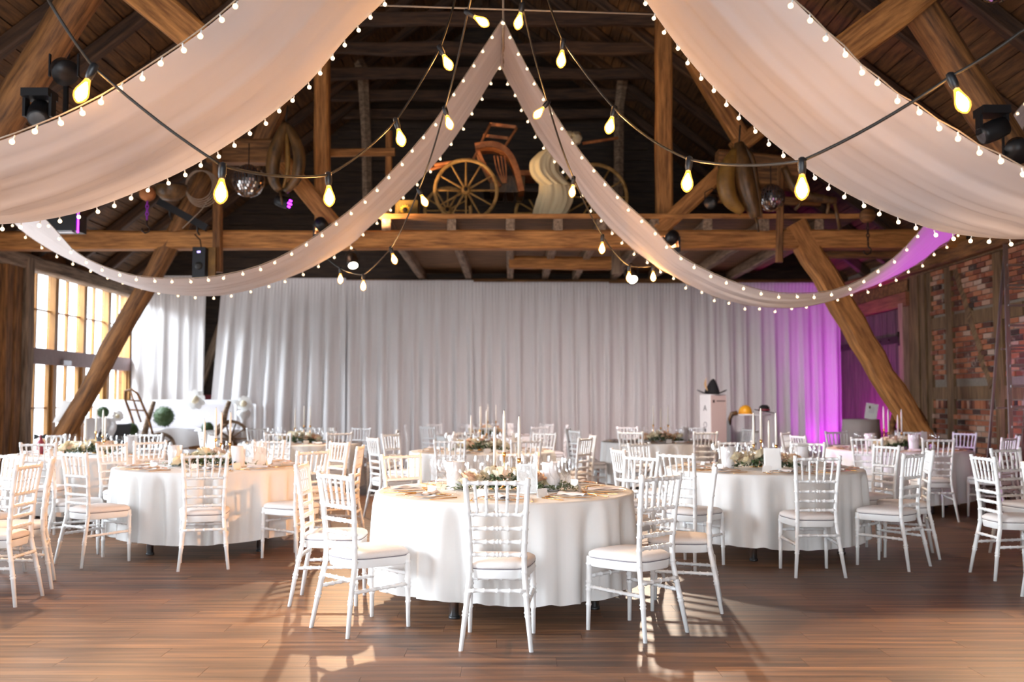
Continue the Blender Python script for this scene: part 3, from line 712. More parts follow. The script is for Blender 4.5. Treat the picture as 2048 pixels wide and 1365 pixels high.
bulb_string('thin cable of filament bulbs falling from the peak toward the plain swag', [(945, -20, 6.4), (936, 22, 6.5, -1.0), (890, 216, 7.6, -0.3), (838, 378, 8.9, -0.45), (782, 496, 10.2, -0.3), (727, 550, 10.8, 0.0), (681, 537, 11.2, 0.0), (640, 500, 11.8)])
bulb_string('thin cable of filament bulbs falling from the peak toward the purple swag', [(1043, -30, 6.4), (1044, 8, 6.5, 0.2), (1095, 203, 7.6, 0.7), (1147, 356, 8.8, 0.1), (1205, 472, 9.5, 0.05), (1258, 532, 10.6, 0.0), (1306, 532, 10.9, 0.0), (1330, 490, 11.6)])

# ------------------------------------------------------------------ chairs
def ring_tube(mb, P, r, knots, n=8, kr=1.35, mi=0):
    P = [Vector(p) for p in P]; L = [0]
    for a, b in zip(P, P[1:]): L.append(L[-1] + (b - a).length)
    def pt(s):
        for i in range(len(P) - 1):
            if s <= L[i + 1] + 1e-9: return P[i].lerp(P[i + 1], (s - L[i]) / (L[i + 1] - L[i]))
        return P[-1]
    st = [(0, 1.0)] + [(x / L[-1], 1.0) for x in L[1:-1]] + [(1, 1.0)]
    w = 0.008 / L[-1]
    for k in knots: st += [(k - w, 1.0), (k, kr), (k + w, 1.0)]
    st = sorted(x for x in st if 0 <= x[0] <= 1)
    rad = r if callable(r) else (lambda s: r)
    mb.tube([pt(s * L[-1]) for s, _ in st], [rad(s) * k for s, k in st], n, mi=mi)
    return mb
def make_chair():
    t = thing('spindle_chair', 'x', 'chair')
    for s in (-1, 1):
        P = [(s * .19, -.262, 0), (s * .166, -.225, .22), (s * .150, -.19, .40), (s * .148, -.188, .52), (s * .158, -.205, .72), (s * .172, -.235, .925)]
        link('back_post', ring_tube(MB(), P, lambda q: .0125 + .004 * min(1, q * 4) * (1 - 0.3 * q), (.2, .22, .32, .45, .54, .62, .7, .8, .96), 8, 1.32).mesh('back_post', M_WHITE), t)
    for s in (-1, 1):
        P = [(s * .185, .175, 0), (s * .183, .17, .25), (s * .178, .168, .43)]
        link('front_leg', ring_tube(MB(), P, lambda q: .0125 + .006 * q, (.35, .55, .6, .66, .9), 8, 1.32).mesh('front_leg', M_WHITE), t)
    # seat frame and cushion (trapezoid with rounded corners)
    def outline(k, z, n=28, grow=0.0):
        out = []
        for i in range(n):
            a = 2 * PI * i / n; c, s = math.cos(a), math.sin(a)
            x = math.copysign(abs(c) ** 0.5, c); y = math.copysign(abs(s) ** 0.5, s)
            hw = (.160 + (.215 - .160) * (y + 1) / 2) + grow
            out.append((x * hw * k, -0.0 + y * (.205 + grow) * k, z))
        return out
    def loft_rings(rings):
        mb = MB(); n = len(rings[0]); vv = [p for r in rings for p in r]
        ff = [(j * n + i, j * n + (i + 1) % n, (j + 1) * n + (i + 1) % n, (j + 1) * n + i) for j in range(len(rings) - 1) for i in range(n)]
        ff += [tuple(reversed(range(n))), tuple(range((len(rings) - 1) * n, len(rings) * n))]
        return mb.add(vv, ff, True)
    link('seat_frame', loft_rings([outline(.97, .375), outline(.98, .380), outline(1, .418), outline(1, .425)]).mesh('seat_frame', M_WHITE), t)
    cu = link('seat_cushion', loft_rings([outline(1.0, .430), outline(1.02, .440), outline(1.0, .455), outline(.9, .468), outline(.6, .476), outline(.2, .479)]).mesh('seat_cushion', M_CUSH), t)
    link('piping', loft_rings([outline(.985, .424), outline(1.005, .427), outline(1.005, .431), outline(.985, .434)]).mesh('piping', M_PIPE), cu)
    bar = lambda a, b, r=.0115, kn=(.08, .3, .43, .5, .57, .7, .92), nm='crossbar': link(nm, ring_tube(MB(), [a, Vector(a).lerp(Vector(b), .5), b], r, kn, 7, 1.42).mesh(nm, M_WHITE), t)
    bar((-.170, -.230, .898), (.170, -.230, .898), .0125, (.04, .2, .36, .5, .64, .8, .96), 'top_rail')
    bar((-.158, -.205, .725), (.158, -.205, .725), nm='spindle_rail')
    for z, w, y in ((.648, .154, -.199), (.575, .150, -.193), (.505, .148, -.189)): bar((-w, y, z), (w, y, z))
    for i in range(5):
        q = (i - 2) / 2
        bar((q * .108, -.206, .728), (q * .122, -.23, .895), .0085, (.15, .5, .85), 'spindle')
    bar((-.160, -.215, .315), (.160, -.215, .315), .011, (.1, .28, .5, .72, .9), 'stretcher')
    bar((-.176, .17, .315), (.176, .17, .315), .011, (.1, .28, .5, .72, .9), 'stretcher')
    for s in (-1, 1):
        bar((s * .165, -.222, .245), (s * .184, .172, .255), .011, (.12, .24, .38, .5, .62, .76, .88), 'stretcher')
    return t
chair0 = make_chair(); chair_used = [False]
CK = list(chair0.children)
def place_chair(x, y, face, label, group):
    if not chair_used[0]: c = chair0; chair_used[0] = True
    else: c = copy_tree(chair0, kids=CK)
    c.location = (x, y, 0); c.rotation_euler = (0, 0, face)
    tag(c, label, 'chair', group)
    return c
CR = 1.15
def sector(ph):
    names = ['back to the open floor', 'back toward floor and ladder', 'back toward the brick wall', 'back toward door and curtain', 'back to the long curtain', 'back toward wagon and curtain', 'back toward the window', 'back toward floor and window']
    return names[int(round((ph % 360) / 45)) % 8]
def ring_chairs(cx, cy, phis, label, group, own={}):
    for ph in phis:
        a = math.radians(ph); rr = CR + rnd.uniform(-0.01, 0.03)
        x, y = cx + rr * math.sin(a), cy - rr * math.cos(a)
        place_chair(x, y, a + math.radians(rnd.uniform(-3, 3)), own.get(ph) or label + ', ' + sector(ph), group)

# ------------------------------------------------------------------ tables, cloths
def cloth_mesh(seed, R=0.878, top=0.735, hem=0.135):
    r = random.Random(seed); ph = [r.uniform(0, 6.28) for _ in range(6)]; nf = r.choice((13, 14, 15))
    def fold(a):
        k = 0.8 * math.sin(nf * a + ph[0] + 1.3 * math.sin(2 * a + ph[1]) + 0.9 * math.sin(5 * a + ph[4])) + 0.55 * math.sin((nf * 2 - 3) * a + ph[2]) + 0.25 * math.sin(41 * a + ph[5])
        return k
    n = 260; radii = [0.0, 0.35, 0.7, 0.845, 0.873]; mb = MB(); rows = []
    vv = []
    for i in range(n):
        a = 2 * PI * i / n; k = fold(a); 
        col = []
        for q in radii: col.append((q * math.cos(a), q * math.sin(a), top))
        col.append((R * math.cos(a), R * math.sin(a), top - 0.012))
        for j in range(1, 11):
            t = j / 10; rad = R + 0.003 + 0.014 * t + (0.03 * min(k, 1.0) if k > 0 else 0.085 * max(k, -1.3)) * t ** 0.42
            z = top - 0.012 - (top - 0.012 - hem) * t + (0.012 * math.sin(3 * a + ph[3]) + 0.012 * k) * t
            col.append((rad * math.cos(a), rad * math.sin(a), z))
        vv += col; m = len(col)
    ff = [(i * m + j, i * m + j + 1, ((i + 1) % n) * m + j + 1, ((i + 1) % n) * m + j) for i in range(n) for j in range(m - 1)]
    mb.add(vv, ff, True)
    return mb.mesh('tablecloth', M_CLOTH)
tab_top = MB().lathe([(0.0, .70), (.86, .70), (.865, .71), (.86, .728), (0.0, .728)], 48).mesh('tabletop', M_BOARDX)
tab_leg = MB().lathe([(.034, 0.0), (.036, .004), (.036, .02)], 14, mi=1).lathe([(.03, .02), (.03, .7)], 14, mi=0).mesh('table_leg', M_CHROME, M_BLACK)
cloths = [cloth_mesh(s) for s in (1, 2, 3)]
TABN = {}
def table(cx, cy, desc, seed, rz=0.0):
    t = thing('round_table', 'round banquet table with chrome legs, ' + desc, 'table', (cx, cy, 0), rz, 'round banquet tables')
    link('tabletop', tab_top, t)
    for k in range(4):
        a = PI / 4 + k * PI / 2
        link('table_leg', tab_leg, t, loc=(0.66 * math.cos(a), 0.66 * math.sin(a), 0))
    c = link('tablecloth', cloths[seed % 3], loc=(cx, cy, 0), rot=(0, 0, seed * 1.3))
    tag(c, 'white floor-length cloth on the round table, ' + desc, 'tablecloth', 'white tablecloths')
    return t

# ------------------------------------------------------------------ tableware prototypes (z = 0 at the cloth)
wine_me = MB().lathe([(0.034, 0.0), (0.034, 0.003), (0.006, 0.008), (0.0045, 0.02), (0.0045, 0.095), (0.012, 0.103), (0.032, 0.125), (0.041, 0.155), (0.040, 0.18), (0.033, 0.215)], 14, caps=False).mesh('wine_glass', M_GLASS)
charger_me = MB().lathe([(0.0, 0.004), (0.09, 0.004), (0.145, 0.013)], 26, caps=False, mi=0).lathe([(0.145, 0.0125), (0.152, 0.0135), (0.1525, 0.016), (0.145, 0.015)], 26, caps=False, mi=1).mesh('charger_plate', M_GLASS, M_GOLD)
def nap():
    mb = MB(); r = random.Random(5)
    mb.grid(lambda u, v: ((u - .5) * .075 + 0.01 * math.sin(7 * v), (v - .5) * .21, 0.020 + 0.012 * math.sin(PI * u) + 0.004 * math.sin(12 * v + 5 * u)), 8, 12)
    mb.grid(lambda u, v: ((u - .5) * .075 + 0.01 * math.sin(7 * v), (v - .5) * .21, 0.016), 1, 12)
    return mb.mesh('napkin', M_NAP)
nap_me = nap()
def cutl(kind):
    mb = MB()
    mb.tube([(0, -.1, .004), (0, 0, .006), (0, .03, .005)], [.004, .0032, .003], 6)
    if kind == 'fork':
        mb.box((0, .045, .005), (.02, .03, .003))
        for i in (-1, 0, 1): mb.box((i * .007, .075, .005), (.0035, .034, .0025))
    elif kind == 'knife': mb.box((0.002, .07, .005), (.013, .09, .003))
    else: mb.ball((0, .055, .006), .018, 10, 6, (1, 1.5, .25))
    return mb.mesh(kind, M_GOLD)
fork_me, knife_me, spoon_me = cutl('fork'), cutl('knife'), cutl('spoon')
card_me = MB().add([(-.04, -.012, 0), (.04, -.012, 0), (.04, 0, .055), (-.04, 0, .055), (-.04, .012, 0), (.04, .012, 0)], [(0, 1, 2, 3), (3, 2, 5, 4)]).mesh('place_card', M_PAPER)
menu_me = MB().box((0, 0, 0), (.105, .003, .21)).mesh('menu_card', M_PAPER)
cool_me = MB().lathe([(0.0, 0.0), (.052, 0.0), (.056, .01), (.066, .19), (.064, .192), (.055, .02), (0.0, .02)], 22).mesh('wine_cooler', M_FROST)
def candle_proto(hh, hc, nm):
    t = thing(nm, 'x', 'candlestick')
    link('holder', MB().lathe([(.034, 0), (.034, .006), (.012, .014), (.0045, .03), (.0045, hh * .55), (.009, hh * .6), (.0045, hh * .65), (.0045, hh - .035), (.011, hh - .028), (.014, hh), (.010, hh)], 12).mesh('holder', M_GOLD), t)
    cd = link('candle', MB().lathe([(.0105, hh - .004), (.0105, hh + hc * .75), (.0085, hh + hc - .03), (.005, hh + hc)], 10).mesh('candle', M_CAND), t)
    link('wick', MB().tube([(0, 0, hh + hc - .002), (.001, 0, hh + hc + .01)], .0012, 5).mesh('wick', M_BLACK), cd)
    return t
cand_p = [candle_proto(.16, .27, 'candlestick'), candle_proto(.21, .29, 'candlestick'), candle_proto(.25, .29, 'candlestick')]
cand_k = [list(c.children) for c in cand_p]; cand_used = [False] * 3
def candle(i, x, y, label, group):
    if not cand_used[i]: c = cand_p[i]; cand_used[i] = True
    else: c = copy_tree(cand_p[i], kids=cand_k[i])
    c.location = (x, y, 0.7365); c.rotation_euler = (0, 0, rnd.uniform(0, 6)); tag(c, label, 'candlestick', group)
def rose_mesh(mat):
    mb = MB(); r = random.Random(3)
    for ring, (n, rad, hgt, tilt) in enumerate(((3, .010, .030, .1), (4, .018, .028, .3), (5, .027, .022, .65))):
        for k in range(n):
            a = 2 * PI * k / n + ring * .6
            def fn(u, v):
                ang = a + (u - .5) * 2.2; rr = rad * (0.35 + 0.65 * v) + tilt * .012 * v * v
                return (rr * math.cos(ang), rr * math.sin(ang), hgt * v * (1 - .25 * abs(u - .5) * 2) - .004 * ring)
            mb.grid(fn, 4, 3)
    mb.ball((0, 0, .010), .013, 6, 4)
    return mb.mesh('rose', mat)
rose_w, rose_p = rose_mesh(M_ROSEW), rose_mesh(M_ROSEP)
def garland_leaves(seed, L, mat):
    r = random.Random(seed); mb = MB()
    for i in range(240):
        x = r.gauss(0, L * .45); y = r.gauss(0, .055); z = r.uniform(0.012, .12) * max(0.2, 1 - abs(x) / L)
        a, b = r.uniform(0, 6.28), r.uniform(.1, .9); l_, w = r.uniform(.03, .055), r.uniform(.010, .018)
        d = Vector((math.cos(a) * math.cos(b), math.sin(a) * math.cos(b), math.sin(b))); s_ = Vector((-math.sin(a), math.cos(a), 0)); c = Vector((x, y, z)); up = d.cross(s_) * 0.006
        mb.add([c, c + d * l_ * .5 + s_ * w + up, c + d * l_, c + d * l_ * .5 - s_ * w + up], [(0, 1, 2, 3)], True)
    return mb.mesh('greenery', mat)
leaf_a, leaf_b = garland_leaves(4, .32, M_LEAFD), garland_leaves(9, .36, M_LEAFL)
def garland(cx, cy, rz, label, n=22, seed=0):
    r = random.Random(seed); t = thing('flower_garland', label, 'flowers', (cx, cy, 0.737), rz, 'flower garlands on the tables')
    tag(link('greenery', leaf_a, t), kind='stuff'); tag(link('greenery', leaf_b, t), kind='stuff')
    for i in range(n):
        q = (i + .5) / n * 2 - 1; s_ = r.uniform(1.3, 2.1)
        o = link('rose', rose_p if r.random() < .25 else rose_w, t, loc=(q * .29, r.uniform(-.07, .06), r.uniform(.065, .14) * (1 - .4 * abs(q))), rot=(r.uniform(-.8, .8), r.uniform(-.8, .8), r.uniform(0, 6)))
        o.scale = (s_, s_, s_)
ZC = 0.7365
def settings(cx, cy, phis, desc, level, seed):
    r = random.Random(seed); g = lambda k: k + ' on the table ' + desc
    def put(nm, me, x, y, rz, label, cat, z=ZC, rx=0.0):
        tag(link(nm, me, loc=(x, y, z), rot=(rx, 0, rz)), label, cat, g(cat + ' set'))
    for ph in phis:
        a = math.radians(ph); er, et = Vector((math.sin(a), -math.cos(a))), Vector((math.cos(a), math.sin(a)))
        p = lambda rr, tt: (cx + er.x * rr + et.x * tt, cy + er.y * rr + et.y * tt)
        x, y = p(.675, 0); put('charger_plate', charger_me, x, y, a, 'glass charger plate with gold rim on the table ' + desc, 'plate')
        put('napkin', nap_me, x, y, a + r.uniform(-.15, .15) + 0.3, 'folded pale napkin lying on a charger, table ' + desc, 'napkin')
        for k in range(3 if level >= 2 else 2):
            x, y = p(.47 - .045 * k + r.uniform(-.01, .01), .13 + .088 * (k - 1) + r.uniform(-.004, .004))
            put('wine_glass', wine_me, x, y, 0, 'clear stemmed wine glass on the table ' + desc, 'wine glass')
        if level >= 1:
            x, y = p(.69, -.185); put('fork', fork_me, x, y, a + PI, 'golden fork beside a charger on the table ' + desc, 'fork')
            x, y = p(.69, .185); put('knife', knife_me, x, y, a + PI, 'golden knife beside a charger on the table ' + desc, 'knife')
        if level >= 2:
            x, y = p(.545, -.05); put('spoon', spoon_me, x, y, a + PI / 2 + r.uniform(-.3, .3), 'golden dessert spoon above a charger on the table ' + desc, 'spoon')
        x, y = p(.53, -.13); put('place_card', card_me, x, y, a, 'small folded white place card on the table ' + desc, 'place card')
def centre(cx, cy, desc, rz, seed, cands, coolers=((-.34, .05), (.32, .0)), menu=True):
    garland(cx, cy - .05, rz, 'low garland of cream roses and greenery on the table ' + desc, seed=seed)
    for i, dx, dy in cands: candle(i, cx + dx, cy + dy, 'tall ivory taper in a golden candlestick on the table ' + desc, 'tapers on the table ' + desc)
    for k, (dx, dy) in enumerate(coolers):
        o = link('wine_cooler', cool_me, loc=(cx + dx, cy + dy, ZC)); tag(o, 'frosted white wine cooler on the table ' + desc, 'wine cooler', 'coolers on the table ' + desc)
    if menu:
        o = link('menu_card', menu_me, loc=(cx + .41, cy + .16, ZC + .106), rot=(-.06, 0, .3)); tag(o, 'upright white menu card behind a cooler on the table ' + desc, 'menu card')

TABLES = [  # cx, cy, descriptor, chair angles, level
    (-0.05, 6.84, 'with the silver photo frame', (-1, 40, 79, 130, 176, -143.5, -88, -46), 2),
    (-2.80, 9.35, 'striped by orange spotlight', (14, 53, 92, 134, 172, -119, -68, -35), 1),
    (2.28, 9.08, 'with the white framed card', (3, 44, 75, 110, 147, 178, -134, -78, -44), 1),
    (-4.83, 11.45, 'beside the round log brace', (2, 48, 120, 172, -138, -95, -45), 1),
    (-0.36, 12.1, 'behind the silver-frame table', (-13, 22, 60, 100, 145, -170, -120, -62), 0),
    (4.83, 12.55, 'in purple light near the ladder', (-3, 40, 72, 122, 152, -167, -120, -75, -34), 1),
    (2.20, 14.8, 'before the white booth', (18, 65, 100, 150, -166, -105, -70, -25), 0),
    (-3.04, 14.4, 'before the cushioned wagon', (0, 33, 90, 150, -175, -140, -100, -60), 0),
    (-0.44, 17.3, 'closest to the long curtain', (0, 40, 85, 130, 180, -135, -85, -43), 0),
]
for i, (cx, cy, desc, phis, lev) in enumerate(TABLES):
    table(cx, cy, desc, i, 0.30 if i == 0 else 0.2 * i)
    lab = 'white chair at the table ' + desc
    own = {}
    if i == 0:
        own = {-1: 'white spindle-back chair with its back to the open floor, at the silver-frame table',
               40: 'white chair whose seat is half shaded, at the silver-frame table by the open floor'}
    if i == 5: own = {40: 'white chair tinted purple beside the ladder, seat facing the purple-lit table', 72: 'white chair tinted purple standing closest to the brick wall and ladder'}
    ring_chairs(cx, cy, phis, lab, 'chairs at the table ' + desc, own)
    settings(cx, cy, phis, desc, lev, 100 + i)
D = [t[2] for t in TABLES]
centre(-0.05, 6.84, D[0], 0.0, 1, ((0, -.07, .10), (2, -.005, .16), (1, .10, .13)))
centre(-2.80, 9.35, D[1], 0.2, 2, ((0, -.11, .1), (2, -.02, .16), (1, .05, .1), (1, .12, .15)), ((-.35, .0), (.27, -.1)))
centre(2.28, 9.08, D[2], -0.2, 3, ((0, .08, .1), (1, -.06, .1), (2, .02, .15), (1, .12, .0)), ((-.32, .0), (.38, .1)))
centre(-4.83, 11.45, D[3], 0.3, 4, ((0, -.1, .1), (2, .0, .15), (1, .1, .1), (0, .16, .02)), ((.38, .2),))
centre(-0.36, 12.1, D[4], 0.0, 5, ((0, -.14, .1), (2, -.03, .15), (1, .05, .1)), ((-.36, .1),))
centre(4.83, 12.55, D[5], 0.1, 6, ((2, -.14, .05), (1, -.06, .11), (0, .04, .06), (1, .12, .14)), ((-.3, .1), (.1, -.28)))
centre(2.20, 14.8, D[6], 0.0, 7, ((2, -.1, .05), (1, .02, .1), (2, .12, .05)), ((.35, .1),))
centre(-3.04, 14.4, D[7], 0.0, 8, ((1, -.1, .05), (2, .02, .1), (2, .12, .05)), ())
centre(-0.44, 17.3, D[8], 0.0, 9, ((1, -.1, .05), (2, .02, .1), (2, .16, .05)), ((-.3, 0),))
# silver photo frame and white framed card
fr = thing('ornate_picture', 'silver ornate photo frame leaning among the roses', 'picture frame', (0.10, 6.56, ZC), 0.06, )
M_SILV = plain('tarnished_silver', (0.45, 0.46, 0.47), 0.3, 1.0, noise=0.5, scale=60)
link('frame_border', MB().box((0, .006, .10), (.135, .010, .19)).mesh('frame_border', M_SILV), fr, rot=(-.12, 0, 0))
link('mirror_glass', MB().box((0, -.001, .10), (.118, .004, .173)).mesh('mirror_glass', plain('engraved_glass', (0.80, 0.84, 0.86), 0.4, 0.0, noise=0.4, scale=70)), fr, rot=(-.12, 0, 0))
fr2 = thing('framed_card', 'white framed card glowing in the light among flowers', 'card frame', (2.30, 8.83, ZC), -0.1)
link('frame_border', MB().box((0, .004, .095), (.15, .010, .19)).mesh('frame_border', M_WHITE), fr2, rot=(-.1, 0, 0))
link('card', MB().box((0, -.003, .095), (.13, .004, .17)).mesh('card', M_PAPER), fr2, rot=(-.1, 0, 0))
tag(link('greenery_sprig', leaf_b, loc=(.34, 6.8, ZC), rot=(0, 0, .6)), 'loose green sprig lying beside the wine cooler', 'greenery').scale = (.5, .6, .5)
# tables standing just beyond the picture, with the chairs that reach into it
table(-4.67, 6.77, 'beyond the chairs by the dark wall posts', 10); table(5.0, 7.65, 'beyond the chairs before the ladder', 11)
for (x, y, f, l_, g_) in ((-3.50, 6.77, 90, 'white spindle-back chair with beige light on its rails, by the open floor', 'chairs before the dark wall posts'), (-3.60, 7.28, 112, 'white spindle-back chair standing partly behind the beige-lit chair', 'chairs before the dark wall posts'),
                       (-4.12, 7.78, 152, 'white spindle-back chair in violet shade before the dark wall posts', 'chairs before the dark wall posts'),
                       (3.86, 7.72, -88, 'white chair seen edge-on before the ladder by the open floor', 'chairs before the ladder'), (3.83, 6.93, -55, 'white chair pulled out beside the edge-on chair before the ladder', 'chairs before the ladder'),
                       (4.5, 8.73, -158, 'white chair behind the edge-on chair before the ladder', 'chairs before the ladder')):
    place_chair(x, y, math.radians(f), l_, g_)

# ------------------------------------------------------------------ stage lamps on the trusses
def aim_rot(src, dst):
    return (Vector(dst) - Vector(src)).to_track_quat('-Z', 'Y').to_euler()
def lamp(name, label, loc, target, power=0, col=(1, 1, 1), angle=40, kind='par', blend=0.35, glow=None, size=0.06, hang=True):
    loc = Vector(loc); t = thing(name, label, 'stage lamp', tuple(loc)); e = aim_rot(loc, target); q = e.to_matrix().to_4x4()
    if kind == 'head':
        boxobj('base', (0, 0, 0.17 if hang else -0.17), (0.24, 0.2, 0.07), M_BLACK, t)
        for s in (-1, 1): boxobj('yoke_arm', (s * .115, 0, .07 if hang else -.07), (.025, .09, .2), M_BLACK, t)
        hd = link('head', MB().lathe([(.03, .14), (.085, .12), (.095, .02), (.09, -.08), (.08, -.11)], 14, caps=True).mesh('head', M_BLACK), t, rot=e)
    elif kind == 'flood':
        hd = link('head', MB().lathe([(.05, .09), (.10, .06), (.115, -.02), (.12, -.05)], 16).mesh('head', M_BLACK), t, rot=e)
        for s in (-1, 1): boxobj('bracket', (s * .125, 0, .05), (.012, .03, .2), M_BLACK, t)
    else:
        hd = link('can', MB().lathe([(.04, .12), (.07, .10), (.085, .0), (.085, -.09), (.095, -.10)], 16).mesh('can', M_BLACK), t, rot=e)
        link('bracket', MB().tube([(-.1, 0, 0), (-.1, 0, .12), (0, 0, .18), (.1, 0, .12), (.1, 0, 0)], .008, 6).mesh('bracket', M_IRON), t)
    lz = {'head': -.112, 'flood': -.052, 'par': -.102}[kind]
    if glow == 'led':
        for k in range(7):
            a = k * PI / 3; r0 = 0 if k == 6 else .05
            link('led', MB().ball((0, 0, 0), .014, 8, 5).mesh('led', E_PURP), hd, loc=(r0 * math.cos(a), r0 * math.sin(a), lz))
    else: link('lens', MB().lathe([(0.0, lz), (.07, lz)], 16, caps=False).mesh('lens', E_LENS if glow else M_GLASS), hd)
    if power:
        d = bpy.data.lights.new(name + '_beam', 'SPOT'); d.energy = power; d.color = col; d.spot_size = math.radians(angle); d.spot_blend = blend; d.shadow_soft_size = size
        o = bpy.data.objects.new(name + '_beam', d); COL.objects.link(o); o.parent = t
        o.matrix_local = Matrix.Translation(Vector((0, 0, 0)) + (Vector(target) - loc).normalized() * .16) @ q
    return t
WARM, WARMW, ORG = (1.0, 0.66, 0.40), (1.0, 0.80, 0.62), (1.0, 0.46, 0.16)
PUR = (0.62, 0.02, 0.85)
lamp('flood_lamp', 'black flood lamp clamped to the round log brace above the swag', at(128, 142, 8.55), (0.5, 5.0, 0), 850, WARM, 46, 'flood')
lamp('moving_head', 'black moving head lamp low on the log brace behind the swag edge', at(78, 228, 8.6), (-3.0, 4.6, 0.2), 560, WARM, 60, 'head')
lamp('moving_head', 'black moving head lamp at the foot of the squared brace above the brick wall', at(1985, 262, 8.6), (-3.2, 8.6, 0.5), 1400, ORG, 38, 'head', size=.03)
lamp('flood_lamp', 'black flood lamp on the hewn brace shining over the open floor', at(2035, 300, 8.7), (2.6, 3.9, 0), 800, WARM, 46, 'flood')
lamp('moving_head', 'black moving head lamp standing on the tie beam at the pine post', at(645, 452, 14.25), (-1.6, 20.0, 1.9), 1700, (1.0, 0.90, 0.92), 115, 'head', hang=False, blend=.8)
lamp('moving_head', 'black moving head lamp standing on the tie beam at the knee brace', at(1342, 478, 14.2), (1.2, 20.0, 1.9), 900, (1.0, 0.82, 0.80), 110, 'head', hang=False, blend=.8)
lamp('par_lamp', 'black lamp with lit lens hanging under the tie beam', at(705, 522, 14.4), (-1.6, 12.2, 0.6), 420, WARM, 80, 'par', glow=True)
lamp('par_lamp', 'black lamp with lit lens hung by the rear cable bulbs', at(1262, 552, 14.4), (2.4, 11.4, 0.6), 620, WARMW, 85, 'par', glow=True)
lamp('par_lamp', 'added black lamp hidden behind the swag to brighten the carriage', at(700, 452, 14.2), at(1020, 345, 15.5), 240, (1.0, 0.62, 0.28), 48, 'par')  # extra lamp, placed out of sight to light the carriage from the front
lamp('par_lamp', 'unlit black lamp hanging under the yellow horse collar', at(1424, 402, 14.0), at(1200, 700, 10.0), 0, (1, 1, 1), 40, 'par')
lamp('led_par', 'small lamp with purple lights hanging under the dark horse collar', at(566, 404, 13.9), (6.1, 12.2, 1.2), 950, PUR, 20, 'par', glow='led')
lamp('led_uplighter', 'purple uplighter on the floor at the curtain end', (6.3, 19.35, 0.13), (6.2, 20.4, 1.5), 52, (0.52, 0.0, 0.64), 98, 'par', blend=.9, glow='led')
lamp('led_uplighter', 'purple uplighter on the floor by the barn door', (5.75, 17.6, 0.13), (6.9, 18.4, 1.7), 420, (0.58, 0.0, 0.66), 110, 'par', blend=.9, glow='led')
lamp('led_uplighter', 'purple uplighter on the floor behind the ladder foot', (6.3, 9.7, 0.13), (4.5, 10.4, 2.9), 420, PUR, 42, 'par', blend=.9, glow='led')

# black gear hanging on the truss
sb = thing('strobe_bar', 'long black light bar tilted across the log brace', 'light bar', tuple(at(366, 430, 14.15)))
link('housing', MB().box((0, 0, 0), (.80, .09, .10)).mesh('housing', M_BLACK), sb, rot=(0, math.radians(29), 0))
for s in (-1, 1): link('clamp', MB().tube([(0, 0, -.02), (0, .04, -.12), (0, .12, -.16)], .014, 6).mesh('clamp', M_BLACK), sb, loc=(s * .2, 0, -s * .11))
sp = thing('loudspeaker', 'black hanging loudspeaker with a small violet display', 'loudspeaker', tuple(at(402, 527, 14.25)))
link('cabinet', MB().box((0, 0, 0), (.18, .22, .44)).mesh('cabinet', M_BLACK), sp)
link('display', MB().box((.0, -.112, .15), (.045, .004, .025)).mesh('display', emis('violet_display', (.45, .35, 1), 3)), sp)
link('side_board', MB().box((.16, 0, .02), (.10, .04, .42)).mesh('side_board', M_YELLOW), sp)
link('driver', MB().lathe([(.0, 0), (.05, .012), (.055, 0)], 14, M=Matrix.Rotation(PI / 2, 3, 'X')).mesh('driver', M_CABLE), sp, loc=(0, -.112, -.05))
link('chain', MB().tube([(.0, 0, .22), (-.02, 0, .34), (-.1, 0, .42)], .01, 5).mesh('chain', M_IRON), sp)
pj = thing('projector', 'black projector box with a purple glowing edge by the window swag', 'projector', tuple(at(125, 447, 12.0)))
link('housing', MB().box((0, 0, 0), (.46, .3, .22)).mesh('housing', M_BLACK), pj)
link('glowing_edge', MB().box((.232, -.1, 0), (.012, .02, .26)).mesh('glowing_edge', E_PURP), pj)
link('bracket', MB().box((.03, -.1, -.12), (.3, .08, .02)).mesh('bracket', M_STEEL), pj)
link('mount', MB().box((0, 0, 1.15), (.05, .05, 2.1)).mesh('mount', M_BLACK), pj)
# mirror balls
def mirror_ball(label, c, r):
    t = thing('mirror_ball', label, 'mirror ball', tuple(c)); link('core', MB().ball((0, 0, 0), r * .97, 16, 10).mesh('core', M_BALLIN), t)
    mb = MB(); n = 17
    for j in range(1, n):
        th = PI * j / n; m = max(3, int(2 * n * math.sin(th)))
        for i in range(m):
            a0, a1 = 2 * PI * i / m + .04, 2 * PI * (i + 1) / m - .04; t0, t1 = th - PI / n * .44, th + PI / n * .44
            rr = r * (1 + rnd.uniform(-.006, .006)); sph = lambda a, tt: (rr * math.sin(tt) * math.cos(a), rr * math.sin(tt) * math.sin(a), rr * math.cos(tt))
            mb.add([sph(a0, t0), sph(a0, t1), sph(a1, t1), sph(a1, t0)], [(0, 1, 2, 3)])
    tag(link('mirror_tiles', mb.mesh('mirror_tiles', M_MIRROR), t), kind='stuff')
    link('hanging_rod', MB().tube([(0, 0, r * .95), (0, 0, r + .3)], .008, 6).mesh('hanging_rod', M_IRON), t)
mirror_ball('mirror ball hanging beside the dark horse collar and coiled rope', at(497, 362, 13.9), .235)
mirror_ball('mirror ball partly hidden behind the yellow horse collar', at(1542, 396, 14.1), .20)
mirror_ball('mirror ball hanging high under the boards by the brick wall', at(1993, -34, 8.2), .17)
